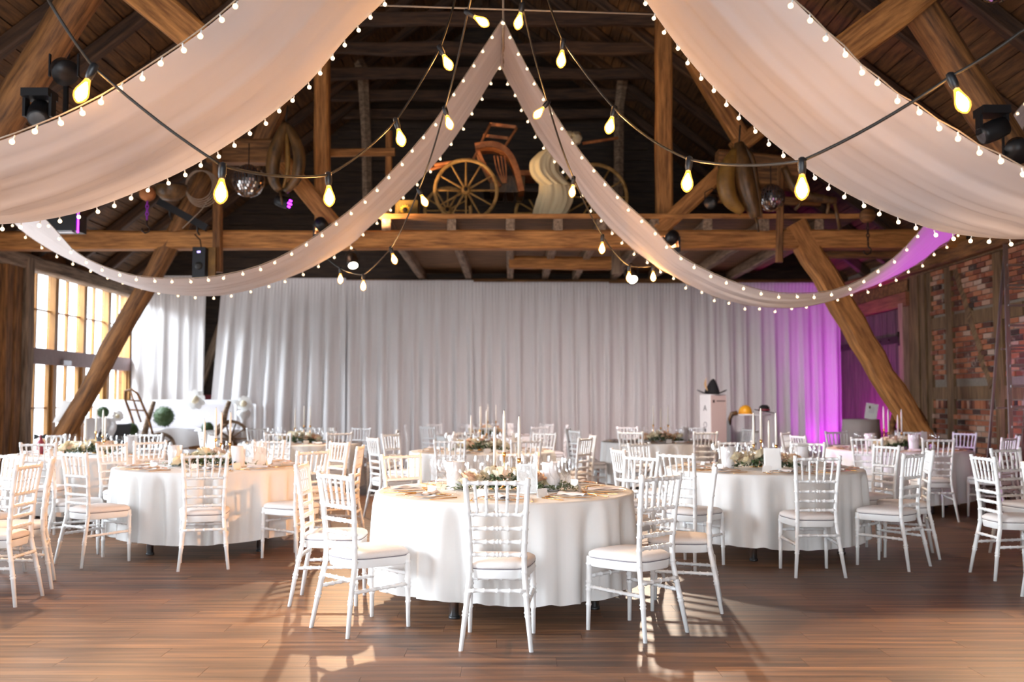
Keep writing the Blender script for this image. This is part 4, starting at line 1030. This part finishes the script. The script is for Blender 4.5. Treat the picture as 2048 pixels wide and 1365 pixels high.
# horse collars, yoke, rope, pulleys
def collar(label, Y, lobes):
    o = at(lobes[0][0][0][0], lobes[0][0][0][1], Y); t = thing('horse_collar', label, 'horse collar', tuple(o))
    for pts, rad, mat, nm in lobes:
        P, _ = resample([at(p[0], p[1], Y + (p[2] if len(p) > 2 else 0)) - o for p in pts], 22)
        link(nm, MB().tube(P, [rad * (.22 + .78 * math.sin(PI * (.08 + .84 * i / 22)) ** .8) for i in range(23)], 10).mesh(nm, mat), t)
    link('strap', MB().tube([(0, 0, 0), (.02, 0, .25)], .012, 5).mesh('strap', M_CABLE), t)
    link('buckle_strap', MB().tube([at(lobes[0][0][-1][0], lobes[0][0][-1][1], Y) - o, at(lobes[0][0][-1][0] + 5, lobes[0][0][-1][1] + 28, Y) - o], .016, 5).mesh('buckle_strap', M_LEATH), t)
collar('dark leather horse collar hanging beside the mirror ball', 13.75, [([(572, 246), (556, 285), (546, 325), (548, 362), (560, 382)], .10, M_LEATH, 'padded_lobe'), ([(573, 248), (592, 285), (599, 320), (592, 358), (570, 384)], .085, M_LEATH, 'padded_lobe'), ([(572, 262), (575, 300), (575, 340), (567, 376)], .035, M_YELLOW, 'lining')])
collar('yellow lined horse collar hanging on the hammer beam', 13.65, [([(1478, 286), (1484, 330), (1494, 380), (1512, 436)], .14, M_LEATH, 'padded_lobe'), ([(1472, 300), (1456, 335), (1452, 370), (1462, 402), (1486, 424)], .13, M_YELLOW, 'lining'), ([(1480, 284), (1502, 315), (1512, 370), (1522, 436)], .05, M_LEATH, 'padded_lobe')])
yk = thing('ox_yoke', 'curved wooden ox yoke hanging beside the yellow collar', 'yoke', tuple(at(1620, 390, 13.8)))
o = at(1620, 390, 13.8); pp, _ = resample([at(x, y, 13.8) - o for x, y in ((1568, 335), (1585, 370), (1610, 390), (1645, 398), (1672, 402))], 16)
link('yoke_beam', MB().tube(pp, [.05 + .02 * math.sin(PI * i / 16) for i in range(17)], 8).mesh('yoke_beam', M_LEATH), yk)
for q in ((1658, 402, 1655, 428), (1668, 400, 1680, 460), (1610, 395, 1590, 420)): link('strap', MB().tube([at(q[0], q[1], 13.8) - o, at(q[2], q[3], 13.8) - o], .025, 6).mesh('strap', M_LEATH), yk)
cr = thing('rope_coil', 'pale rope coiled on the log brace', 'rope', tuple(at(398, 370, 13.95))); mb = MB()
for k in range(5):
    R0 = .19 + .012 * k
    mb.tube([(R0 * math.cos(a) + .01 * k, .01 * k, R0 * 1.1 * math.sin(a) - .012 * k) for a in [2 * PI * i / 28 for i in range(28)]], .006, 5, closed=True)
mb.tube([(.2, 0, -.1), (.05, 0, -.35), (-.22, 0, -.62)], .006, 5)
link('coils', mb.mesh('coils', M_ROPE), cr)
dk = thing('feed_basket', 'dark round basket hanging under the swag edge', 'basket', tuple(at(342, 378, 13.6)))
link('bowl', MB().lathe([(0.0, -.16), (.12, -.15), (.19, -.08), (.21, .03), (.2, .05), (.17, -.07), (0, -.13)], 18).mesh('bowl', M_LEATH), dk)
link('rim', MB().tube([(.21 * math.cos(a), .21 * math.sin(a), .04) for a in [2 * PI * i / 20 for i in range(20)]], .014, 6, closed=True).mesh('rim', M_IRON), dk)
def hook(label, px, py, Y, chain, wheel):
    t = thing('pulley_hook', label, 'hook', tuple(at(px, py, Y)))
    link('pulley', MB().lathe([(0, -.04), (.10, -.04), (.085, 0), (.10, .04), (0, .04)], 16, M=Matrix.Rotation(PI / 2, 3, 'X')).mesh('pulley', wheel), t)
    for k in range(5):
        z0 = -.12 - .05 * k
        link('chain_link', MB().tube([(.018 * math.cos(a) if k % 2 else 0, 0 if k % 2 else .018 * math.cos(a), z0 + .034 * math.sin(a)) for a in [2 * PI * i / 10 for i in range(10)]], .007, 5, closed=True).mesh('chain_link', chain), t)
    link('hook', MB().tube([(0, 0, -.36), (0, 0, -.42), (.04, 0, -.46), (.03, 0, -.51), (-.02, 0, -.53), (-.06, 0, -.50), (-.065, 0, -.47)], .012, 6).mesh('hook', M_IRON), t)
    link('suspension', MB().tube([(0, 0, .08), (0, 0, EZ + SL * min(at(px, py, Y).x - XL, XR - at(px, py, Y).x) - at(px, py, Y).z + .03)], .006, 5).mesh('suspension', M_IRON), t)
hook('orange pulley with purple chain and iron hook', 295, 388, 13.2, plain('purple_chain', (.35, .03, .55), .4), M_ORANGE)
hook('wooden pulley block with rusty hook under the loft', 1735, 432, 13.4, M_IRON, M_BEAM)

# ------------------------------------------------------------------ loft display: carriage, dress, bale
def wheel(name, parent, c, r, spokes, mat, rot=(PI / 2, 0, 0), w=.05):
    rm = link(name, MB().lathe([(r - .05, -w / 2), (r, -w / 2), (r + .004, 0), (r, w / 2), (r - .05, w / 2), (r - .052, 0), (r - .05, -w / 2)], 40, caps=False).mesh('rim', mat), parent, loc=c, rot=rot)
    sm = MB().tube([(.04, 0, 0), (r * .5, 0, 0), (r - .04, 0, 0)], [.02, .015, .013], 6).mesh('spoke', mat)
    for k in range(spokes): link('spoke', sm, rm, rot=(0, 0, 2 * PI * k / spokes))
    link('hub', MB().lathe([(.035, -.1), (.06, -.07), (.07, 0), (.06, .07), (.035, .1)], 14).mesh('hub', mat), rm)
    link('hub_cap', MB().lathe([(.034, .1), (.03, .125), (0, .13)], 12).mesh('hub_cap', M_IRON), rm)
    return rm
LZ = 4.062
cgo = Vector((at(1000, 400, 15.7).x, 15.7, LZ))
cg = thing('carriage', 'old horse carriage with orange body and ochre spoked wheels on the loft', 'carriage', tuple(cgo))
w1 = at(932, 368, 15.1) - cgo; w2 = at(1187, 372, 15.9) - cgo
wheel('wheel', cg, (w1.x, w1.y, .50), .5, 12, M_WHEEL); wheel('wheel', cg, (w2.x, w2.y, .56), .56, 12, M_WHEEL)
wheel('wheel', cg, (w1.x - .35, w1.y + 1.1, .40), .40, 12, M_WHEEL); wheel('wheel', cg, (w2.x - .9, w2.y + .4, .38), .38, 12, M_WHEEL)
def rel(px, py, Y): return at(px, py, Y) - cgo
def ribbon(pts, Y, width, thick, nm, mat):
    P, _ = resample([rel(x, y, Y) for x, y in pts], 18); mb = MB(); vv = []
    for i, p in enumerate(P):
        d = (P[min(i + 1, 18)] - P[max(i - 1, 0)]).normalized(); n = Vector((d.z, 0, -d.x)) * thick / 2
        for s, y in ((1, 0), (1, width), (-1, width), (-1, 0)): vv.append(p + n * s + Vector((0, y, 0)))
    ff = [(i * 4 + a, i * 4 + (a + 1) % 4, i * 4 + 4 + (a + 1) % 4, i * 4 + 4 + a) for i in range(18) for a in range(4)] + [(0, 3, 2, 1), (72, 73, 74, 75)]
    link(nm, mb.add(vv, ff).mesh(nm, mat), cg)
ribbon([(950, 292), (985, 288), (1012, 300), (1030, 330), (1043, 382)], 15.3, .45, .09, 'mudguard', M_ORANGE)
ribbon([(955, 300), (975, 340), (1000, 372)], 15.45, .6, .05, 'body_panel', M_ORANGE)
for k in range(4): ribbon([(988 + 7 * k, 312), (994 + 6 * k, 340), (1006 + 2 * k, 366)], 15.42, .03, .02, 'body_rib', M_ORANGE)
for (ax, ay, bx, by) in ((981, 248, 946, 320), (1034, 256, 1005, 300)):
    link('hood_bow', MB().tube([rel(ax, ay, 15.5), rel(bx, by, 15.5)], .022, 6).mesh('hood_bow', M_ORANGE), cg)
link('hood_board', MB().box((0, 0, 0), (.42, .5, .05)).mesh('hood_board', M_ORANGE), cg, loc=rel(1007, 252, 15.8), rot=(.25, .12, 0))
link('hood_board', MB().box((0, 0, 0), (.40, .4, .05)).mesh('hood_board', M_ORANGE), cg, loc=rel(992, 274, 15.8), rot=(.25, .12, 0))
link('seat_box', MB().box((0, 0, 0), (.55, .7, .26)).mesh('seat_box', M_LEATH), cg, loc=rel(1015, 378, 15.9))
link('floor_board', MB().box((0, 0, 0), (1.5, .6, .05)).mesh('floor_board', M_DARKW), cg, loc=rel(1060, 388, 15.9))
link('front_bench', MB().box((0, 0, 0), (.45, .6, .08)).mesh('front_bench', M_ORANGE), cg, loc=rel(1062, 354, 15.9))
link('axle', MB().tube([(w1.x, w1.y, .5), (w1.x, w1.y + 1.2, .5)], .03, 8).mesh('axle', M_IRON), cg)
link('axle', MB().tube([(w2.x, w2.y, .56), (w2.x, w2.y + .9, .56)], .03, 8).mesh('axle', M_IRON), cg)
for (a_, b_) in (((868, 330), (940, 318)), ((1165, 287), (1236, 276)), ((858, 340), (900, 328))):
    link('shaft', MB().tube([rel(*a_, 15.3), rel(*b_, 15.4)], .025, 7).mesh('shaft', M_ORANGE), cg)
for x in (1000, 1022, 1040): link('leaf_spring', MB().tube([rel(x - 12, 385, 15.5), rel(x - 8, 405, 15.5), rel(x + 6, 405, 15.5), rel(x + 10, 385, 15.5)], .015, 5).mesh('leaf_spring', M_IRON), cg)
dz = thing('draped_gown', 'cream tulle gown draped over the carriage with a ruffled top', 'gown', (at(1100, 436, 14.95).x, 14.95, LZ))
o = Vector(dz.location); rings = [(436, 1096, 27), (415, 1100, 27), (390, 1108, 25), (365, 1108, 22), (346, 1092, 27), (330, 1088, 30), (312, 1096, 27), (298, 1108, 20), (286, 1120, 9)]
M_GOWN = fabric('ivory_gown_tulle', (0.78, 0.66, 0.42), 0.2, 80)
def gown_piece(nm, rings, seed, depth=.13):
    RP = [(at(c, y, 14.95) - o, hw * 14.95 / F) for y, c, hw in rings]; r = random.Random(seed); ph = [r.uniform(0, 6) for _ in range(5)]
    cs, _ = resample([p for p, w in RP], 24)
    def fn(u, v):
        k = v * (len(RP) - 1); i = min(int(k), len(RP) - 2); f = k - i; f = f * f * (3 - 2 * f); w = RP[i][1] * (1 - f) + RP[i + 1][1] * f
        p = cs[int(round(v * 24))]; a = 2 * PI * u; am = 1.4 - v
        m = 1 + am * (.06 * math.sin(6 * a + ph[0] + 2 * v) + .05 * math.sin(11 * a + ph[1] - 3 * v) + .035 * math.sin(19 * a + ph[2]))
        return (p.x + w * m * math.cos(a), p.y + depth * m * math.sin(a) * min(1, w / .15), max(p.z, .004))
    link(nm, MB().grid(fn, 72, 24, closed=True).mesh(nm, M_GOWN), dz)
gown_piece('gown_skirt', [(436, 1096, 28), (420, 1104, 33), (400, 1110, 34), (380, 1110, 31), (360, 1104, 27), (345, 1102, 20)], 1)
gown_piece('gown_veil', [(374, 1116, 30), (360, 1100, 30), (345, 1090, 29), (325, 1090, 29), (308, 1100, 24), (295, 1114, 17), (284, 1128, 8)], 2, .2)
c = at(1146, 280, 15.0) - o
for k in range(7): link('ruffle', MB().ball((0, 0, 0), .085, 12, 8, fn=lambda a, t: 1 + .18 * math.sin(5 * a + 3 * t)).mesh('ruffle', M_GOWN), dz, loc=c + Vector((rnd.uniform(-.1, .1), rnd.uniform(-.05, .05), rnd.uniform(-.1, .1))))
hb_ = thing('hay_bale', 'small straw bale with a sunflower on the loft edge', 'hay bale', (at(815, 430, 15.0).x, 15.0, LZ))
link('bale', MB().box((0, 0, .15), (.34, .3, .3)).mesh('bale', plain('straw', (.28, .18, .05), .95, noise=.6, scale=60, bump=1)), hb_)
sf = link('sunflower', MB().ball((0, 0, 0), .035, 10, 6, (1, .4, 1)).mesh('sunflower', M_IRON), hb_, loc=(-.02, -.17, .15))
for k in range(12): link('petal', MB().add([(0, 0, .03), (.014, -.005, .055), (0, 0, .085), (-.014, -.005, .055)], [(0, 1, 2, 3)]).mesh('petal', plain('sun_petal', (.75, .42, .04), .7) if 'sun_petal' not in MATS else MATS['sun_petal']), sf, rot=(0, 2 * PI * k / 12, 0))

# ------------------------------------------------------------------ lounge by the window: wagon with cushions, cart, sledge
def mesh_soft(d, seed, amp=.02, n=10):
    r = random.Random(seed); ph = [r.uniform(0, 6) for _ in range(4)]; mb = MB()
    def fn(a, t): return 1
    def sq(u, e): return math.copysign(abs(u) ** e, u)
    vv = []; N, M = 28, 14
    mb.grid(lambda u, v: (d[0] / 2 * sq(math.cos(2 * PI * u), .35) * sq(math.sin(PI * v), .35) + amp * math.sin(5 * v + ph[0]),
                          d[1] / 2 * sq(math.sin(2 * PI * u), .35) * sq(math.sin(PI * v), .35),
                          -d[2] / 2 * sq(math.cos(PI * v), .5) + amp * math.sin(9 * u + ph[1]) * math.sin(PI * v)), N, M, closed=True)
    return mb
YW = 18.2
wg0 = Vector((at(330, 860, YW).x, YW, 0))
wg = thing('cushioned_wagon', 'old farm wagon turned into a white cushioned bench', 'wagon', tuple(wg0))
def wrel(px, py, Y=YW): return at(px, py, Y) - wg0
link('platform', MB().box((-.1, .35, .52), (2.6, .9, .12)).mesh('platform', M_BEAM), wg)
M_UPH = plain('white_upholstery', (.80, .77, .79), .9, noise=.12, scale=8, bump=.2)
link('back_cushion', mesh_soft((2.7, .22, .55), 1).mesh('back_cushion', M_UPH), wg, loc=(-.25, .75, 1.06))
link('back_board', MB().box((0, 0, 0), (2.75, .06, .8)).mesh('back_board', M_WHITE), wg, loc=(-.25, .9, .96))
for k in range(3): link('seat_cushion', mesh_soft((.85, .8, .24), 3 + k).mesh('seat_cushion', M_UPH), wg, loc=(-.75 + .83 * k, .3, .72))
link('tulle_throw', MB().grid(lambda u, v: (-.85 + 1.9 * u, -.12 - .02 * math.sin(20 * u), .82 - .32 * v + .03 * math.sin(14 * u + 3 * v)), 40, 8).mesh('tulle_throw', M_CURT), wg)
link('arm_drape', MB().grid(lambda u, v: (1.05 + .75 * u, .45 + .04 * math.sin(26 * u), 1.28 - .85 * v), 40, 6).mesh('arm_drape', M_CURT), wg)
for px, py, r in ((320, 896, .27), (461, 878, .33)):
    p = wrel(px, py, YW - .4); wheel('wheel', wg, (p.x, p.y, max(r, p.z)), r, 10, M_PALE, rot=(PI / 2, 0, .25))
for q in ((308, 803, 287, 880), (459, 803, 447, 845), (455, 845, 430, 870)):
    link('stake', MB().tube([wrel(q[0], q[1], YW - .45), wrel((q[0] + q[2]) / 2 - 2, (q[1] + q[3]) / 2, YW - .45), wrel(q[2], q[3], YW - .45)], [.04, .05, .06], 7).mesh('stake', M_PALE), wg)
sl = thing('wooden_sledge', 'arched wooden sledge standing upright against the wagon', 'sledge', (at(275, 850, YW - .6).x, YW - .6, 0))
o = Vector(sl.location); arch = [(284, 946), (267, 850), (258, 820), (249, 795), (250, 783), (258, 778), (272, 784), (281, 800), (290, 822), (300, 848), (326, 948)]
pp, _ = resample([at(x, y, YW - .6) - o for x, y in arch], 24); link('runner', MB().tube(pp, .022, 7).mesh('runner', M_BEAM), sl)
link('runner', MB().tube([at(260, 780, YW - .6) - o, at(282, 845, YW - .6) - o], .016, 6).mesh('runner', M_BEAM), sl)
for q in ((250, 800, 283, 803), (257, 820, 290, 822)): link('slat', MB().tube([at(q[0], q[1], YW - .6) - o, at(q[2], q[3], YW - .6) - o], .016, 6).mesh('slat', M_BEAM), sl)
ct = thing('draped_barrow', 'dark barrow draped with white cloth and a paper rose', 'barrow', (at(222, 880, 16.6).x, 16.6, 0))
o = Vector(ct.location)
link('tub', MB().add([(-.28, -.3, .12), (.12, -.3, .12), (.22, -.3, .95), (-.12, -.3, .95), (-.28, .3, .12), (.12, .3, .12), (.22, .3, .95), (-.12, .3, .95)], [(0, 1, 2, 3), (7, 6, 5, 4), (0, 4, 5, 1), (3, 2, 6, 7), (1, 5, 6, 2), (0, 3, 7, 4)]).mesh('tub', plain('slate_grey_paint', (.05, .055, .07), .6, noise=.3)), ct)
link('white_cloth', MB().grid(lambda u, v: (-.34 + .52 * u + .05 * math.sin(4 * v), -.33 - .03 * math.sin(15 * u), 1.06 - (.42 + .22 * math.sin(5 * u + 1)) * v), 26, 8).mesh('white_cloth', M_CURT), ct)
link('white_cloth', MB().grid(lambda u, v: (-.34 + .55 * u, -.33 + .5 * v, 1.06 + .03 * math.sin(9 * u + 4 * v)), 16, 6).mesh('white_cloth', M_CURT), ct)
link('handle_ring', MB().tube([(.24 + .045 * math.cos(a), -.32, 1.10 + .05 * math.sin(a)) for a in [2 * PI * i / 14 for i in range(14)]], .022, 6, closed=True).mesh('handle_ring', M_BLACK), ct)
link('leg', MB().box((-.2, 0, .07), (.06, .5, .14)).mesh('leg', M_BLACK), ct); link('leg', MB().box((.06, 0, .07), (.06, .5, .14)).mesh('leg', M_BLACK), ct)
def petals(label, c, r, seed, stand=False):
    t = thing('paper_rose', label, 'paper flower', (c.x, c.y, 0 if stand else c.z)); rr = random.Random(seed); b = Vector((0, 0, c.z if stand else 0))
    for ring, (n, rad) in enumerate(((5, .45), (7, .75), (9, 1.0))):
        for k in range(n):
            a = 2 * PI * k / n + ring; e = rr.uniform(-.2, .2)
            link('petal', MB().grid(lambda u, v: ((u - .5) * r * .7 * math.sin(PI * (.25 + .6 * v)), -r * .25 * (1 - v) * (3 - ring) * .5, r * rad * v), 4, 4).mesh('petal', M_PAPER), t, loc=b, rot=(rr.uniform(-.2, .2), a, 0))
    link('flower_heart', MB().ball((0, -r * .2, 0), r * .4, 10, 8).mesh('flower_heart', M_ROSEW), t, loc=b)
    if stand: link('pedestal', MB().lathe([(.14, 0), (.14, .04), (.06, .08), (.05, c.z - .3), (.11, c.z - .22), (.13, c.z - .16), (.10, c.z - .12)], 16).mesh('pedestal', M_WHITE), t)
petals('huge white paper rose on the back of the cushioned wagon', at(391, 800, 18.4), .19, 1)
petals('white paper rose in a cup on a white pedestal by the curtain', at(488, 808, 18.3), .15, 2, True)
petals('small white paper rose on the draped barrow', at(236, 833, 16.22), .09, 3)
def boxball(label, c, r, seed, stand=0):
    t = thing('boxwood_ball', label, 'boxwood ball', tuple(c)); rr = random.Random(seed); mb = MB()
    link('core', MB().ball((0, 0, 0), r * .93, 14, 10).mesh('core', M_LEAFD), t)
    for i in range(420):
        zz = rr.uniform(-1, 1); a = rr.uniform(0, 6.283); s = math.sqrt(1 - zz * zz); n = Vector((s * math.cos(a), s * math.sin(a), zz)); u = n.orthogonal().normalized(); u.rotate(Matrix.Rotation(rr.uniform(0, 6.28), 3, n)); w = n.cross(u)
        p = n * r * rr.uniform(.9, 1.0); L = r * .16
        mb.add([p, p + u * L * .5 + w * L * .3 + n * L * .3, p + u * L + n * L * .5, p + u * L * .5 - w * L * .3 + n * L * .3], [(0, 1, 2, 3)])
    tag(link('leaves', mb.mesh('leaves', M_LEAFD), t), kind='stuff')
boxball('large green boxwood ball on the wagon cushions', at(328, 834, 18.3), .19, 1)
st = thing('tulle_stool', 'low stool under white tulle beside the sledge', 'stool', (at(262, 861, 17.3).x, 17.3, 0))
link('stool_frame', MB().box((0, 0, .33), (.3, .3, .66)).mesh('stool_frame', M_BEAM), st)
link('tulle', MB().lathe([(.30, .02), (.27, .3), (.235, .68), (.1, .7), (0, .7)], 24).mesh('tulle', M_CURT), st)
boxball('green boxwood ball half hidden under white tulle', Vector((at(262, 861, 17.3).x, 17.3, .83)), .13, 2)
boxball('small green boxwood ball beside the wagon wheel', at(415, 857, 17.6), .11, 3)
boxball('green boxwood ball resting on the barrow', at(206, 825, 16.7), .10, 4)
lp = thing('white_screen', 'white tilted panel leaning behind the log brace', 'panel', (at(130, 818, 16.6).x, 16.6, 0))
link('panel', MB().add([(-.2, 0, .98), (.12, .02, .98), (.16, .06, 1.34), (-.06, .06, 1.34), (-.2, .03, .98), (.12, .05, .98), (.16, .09, 1.34), (-.06, .09, 1.34)], [(0, 1, 2, 3), (7, 6, 5, 4), (0, 4, 5, 1), (3, 2, 6, 7), (1, 5, 6, 2), (0, 3, 7, 4)]).mesh('panel', M_WHITE), lp)
link('panel_leg', MB().box((0, .05, .5), (.05, .03, 1.0)).mesh('panel_leg', M_WHITE), lp)

# ------------------------------------------------------------------ photo booth, prop table, cloth table with sign, ladder, wheel
YP = 18.4
pb = thing('photo_booth', 'white upright booth box with a large letter on its side', 'photo booth', (at(1427, 880, YP).x, YP, 0), .45)
link('cabinet', MB().box((0, 0, .74), (.36, .32, 1.44)).mesh('cabinet', M_WHITE), pb)
link('front_panel', MB().box((.0, -.163, .74), (.34, .006, 1.40)).mesh('front_panel', plain('blush_panel', (.66, .53, .49), .5)), pb)
def text(body, size, parent, loc, rot, mat):
    cu = bpy.data.curves.new('lettering', 'FONT'); cu.body = body; cu.size = size; cu.extrude = .001; cu.align_x = 'CENTER'; cu.align_y = 'CENTER'
    cu.materials.append(mat); tmp = bpy.data.objects.new('lettering_curve', cu); COL.objects.link(tmp)
    bpy.context.view_layer.update(); dg = bpy.context.evaluated_depsgraph_get(); me = bpy.data.meshes.new_from_object(tmp.evaluated_get(dg))
    bpy.data.objects.remove(tmp); o = link('lettering', me, parent, loc=loc, rot=rot)
    return o
text('A', .15, pb, (-.183, 0, 1.20), (PI / 2, 0, -PI / 2), M_BLACK)
link('printed_mark', MB().tube([(-.182, .045 * math.cos(t), .90 + .05 * math.sin(t)) for t in [2 * PI * i / 16 for i in range(16)]], .006, 5, closed=True).mesh('printed_mark', M_PIPE), pb)
link('printed_mark', MB().ball((-.181, 0, .80), .028, 8, 6, (.15, .8, 1.3)).mesh('printed_mark', M_BLACK), pb)
link('printed_logo', MB().box((-.11, -.168, 1.33), (.04, .003, .05)).mesh('printed_logo', M_IRON), pb)
link('printed_line', MB().box((.05, -.168, 1.335), (.2, .003, .016)).mesh('printed_line', M_IRON), pb)
ht = thing('felt_hat', 'black pointed felt hat with a tan feather on the booth', 'hat', (at(1424, 795, YP).x, YP, 1.462), 0)
ht.scale = (1.2, 1.2, 1.2)
link('brim', MB().grid(lambda u, v: ((.06 + .17 * v) * math.cos(2 * PI * u), (.06 + .13 * v) * math.sin(2 * PI * u), .02 + .07 * v * v * math.cos(2 * PI * u) ** 2 - .02 * v), 32, 6, closed=True).mesh('brim', M_FELT), ht)
link('crown', MB().lathe([(.12, 0), (.11, .06), (.07, .15), (.03, .22), (0, .24)], 16).mesh('crown', M_FELT), ht, rot=(0, .1, 0))
link('feather', MB().grid(lambda u, v: (-.09 - .03 * math.sin(PI * v) + (u - .5) * .035 * math.sin(PI * min(1, v + .1)), -.1, .05 + .22 * v), 4, 8).mesh('feather', plain('tan_feather', (.55, .36, .18), .8)), ht)
bt = thing('bistro_table', 'small round pedestal table holding dressing-up hats', 'bistro table', (at(1508, 880, 18.2).x, 18.2, 0))
link('top', MB().lathe([(0, 1.075), (.3, 1.075), (.305, 1.09), (.3, 1.1), (0, 1.1)], 26).mesh('top', M_WHITE), bt)
link('column', MB().lathe([(.03, .03), (.03, 1.075)], 12).mesh('column', M_STEEL), bt); link('foot', MB().lathe([(.2, 0), (.2, .015), (.03, .04)], 20).mesh('foot', M_STEEL), bt)
x0 = bt.location.x
yh = thing('hard_hat', 'yellow helmet on the dressing-up table', 'helmet', (x0 - .15, 18.2, 1.101)); link('shell', MB().lathe([(.125, 0), (.12, .06), (.09, .125), (.04, .155), (0, .16)], 16).mesh('shell', plain('yellow_plastic', (.80, .38, .02), .35)), yh); link('peak', MB().lathe([(.12, .0), (.15, .0), (.15, .012), (.12, .014)], 16, caps=False).mesh('peak', MATS['yellow_plastic']), yh)
bh = thing('party_hat', 'black brimmed hat with red band on the dressing-up table', 'hat', (x0 + .17, 18.1, 1.101)); link('brim', MB().lathe([(0, .0), (.18, .004), (.185, .012), (0, .012)], 18).mesh('brim', M_FELT), bh, rot=(0, .18, 0), loc=(0, 0, .04)); link('crown', MB().lathe([(.1, .05), (.09, .13), (.05, .16), (0, .165)], 14).mesh('crown', M_FELT), bh); link('band', MB().lathe([(.104, .06), (.1, .09)], 14, caps=False).mesh('band', M_RED), bh)
wg2 = thing('braided_wig', 'dark wig hanging over the edge of the dressing-up table', 'wig', (x0 - .42, 18.1, 1.10)); link('braid', MB().tube([(.1, 0, .02), (0, 0, 0), (-.04, 0, -.09), (-.03, 0, -.2)], [.04, .045, .035, .015], 7).mesh('braid', M_LEATH), wg2)
gt = thing('cloth_table', 'tall round table under a mauve-grey cloth before the barn door', 'table', (at(1722, 860, 16.4).x, 16.4, 0))
link('table_stand', MB().lathe([(.18, 0), (.18, .02), (.03, .05), (.03, .99), (.28, 1.0), (.28, 1.03), (0, 1.03)], 20).mesh('table_stand', M_STEEL), gt)
link('table_cover', MB().grid(lambda u, v: ((.29 * min(1, v * 3) + .09 * max(0, v - .34) + .015 * math.sin(12 * 2 * PI * u) * max(0, v - .34)) * math.cos(2 * PI * u), (.29 * min(1, v * 3) + .09 * max(0, v - .34) + .015 * math.sin(12 * 2 * PI * u) * max(0, v - .34)) * math.sin(2 * PI * u), 1.04 - max(0, v - .334) / .666 * 1.0), 96, 12, closed=True).mesh('table_cover', plain('taupe_cloth', (.50, .42, .39), .9)), gt)
sg = thing('table_sign', 'white framed sign tilted on the mauve cloth table', 'sign', (gt.location.x + .12, 16.3, 1.042), -.2)
link('sign_board', MB().box((0, 0, .13), (.19, .012, .26)).mesh('sign_board', M_PAPER), sg, rot=(-.2, .18, 0)); link('sign_print', MB().box((0, -.008, .15), (.09, .002, .10)).mesh('sign_print', M_FROST), sg, rot=(-.2, .18, 0)); link('easel_leg', MB().box((0, .08, .1), (.02, .01, .2)).mesh('easel_leg', M_BEAM), sg, rot=(.3, 0, 0))
ld = thing('aluminium_ladder', 'tall aluminium folding ladder by the brick wall', 'ladder', (6.22, 12.5, 0))
for x in (0.02, .42): link('stile', MB().box((x, 0, 1.66), (.05, .03, 3.32)).mesh('stile', M_STEEL), ld)
for x in (-.05, .40): link('rear_stile', MB().box((0, 0, 1.6), (.03, .025, 3.26)).mesh('rear_stile', M_STEEL), ld, loc=(x, .60, 0), rot=(.18, .02 if x < 0 else 0, 0))
for k in range(12): link('rung', MB().box((.23, 0, .25 + .255 * k), (.40, .04, .028)).mesh('rung', M_STEEL), ld)
for k in range(4): link('rear_rung', MB().box((.19, .52 - .16 * (k + .5), .5 + .75 * k), (.40, .02, .02)).mesh('rear_rung', M_STEEL), ld)
ww = thing('wagon_wheel', 'dark iron-tyred wagon wheel leaning behind the brace', 'wagon wheel', (6.17, 15.42, 0), .74)
wheel('wheel_body', ww, (0, 0, .66), .655, 12, M_BEAM, rot=(PI / 2 - .12, 0, 0), w=.08)
# small dark bottle and red glass on the log-brace table
bo = thing('bow_tie_bottle', 'dark bottle with a black bow on the table beside the log brace', 'bottle', (-5.35, 11.35, ZC)); link('body', MB().lathe([(0, 0), (.045, 0), (.045, .12), (.018, .17), (.016, .22), (0, .22)], 14).mesh('body', M_RED), bo); link('bow', MB().add([(0, -.02, .2), (.07, -.02, .235), (.07, -.02, .165), (-.07, -.02, .235), (-.07, -.02, .165)], [(0, 1, 2), (0, 4, 3)]).mesh('bow', M_FELT), bo)
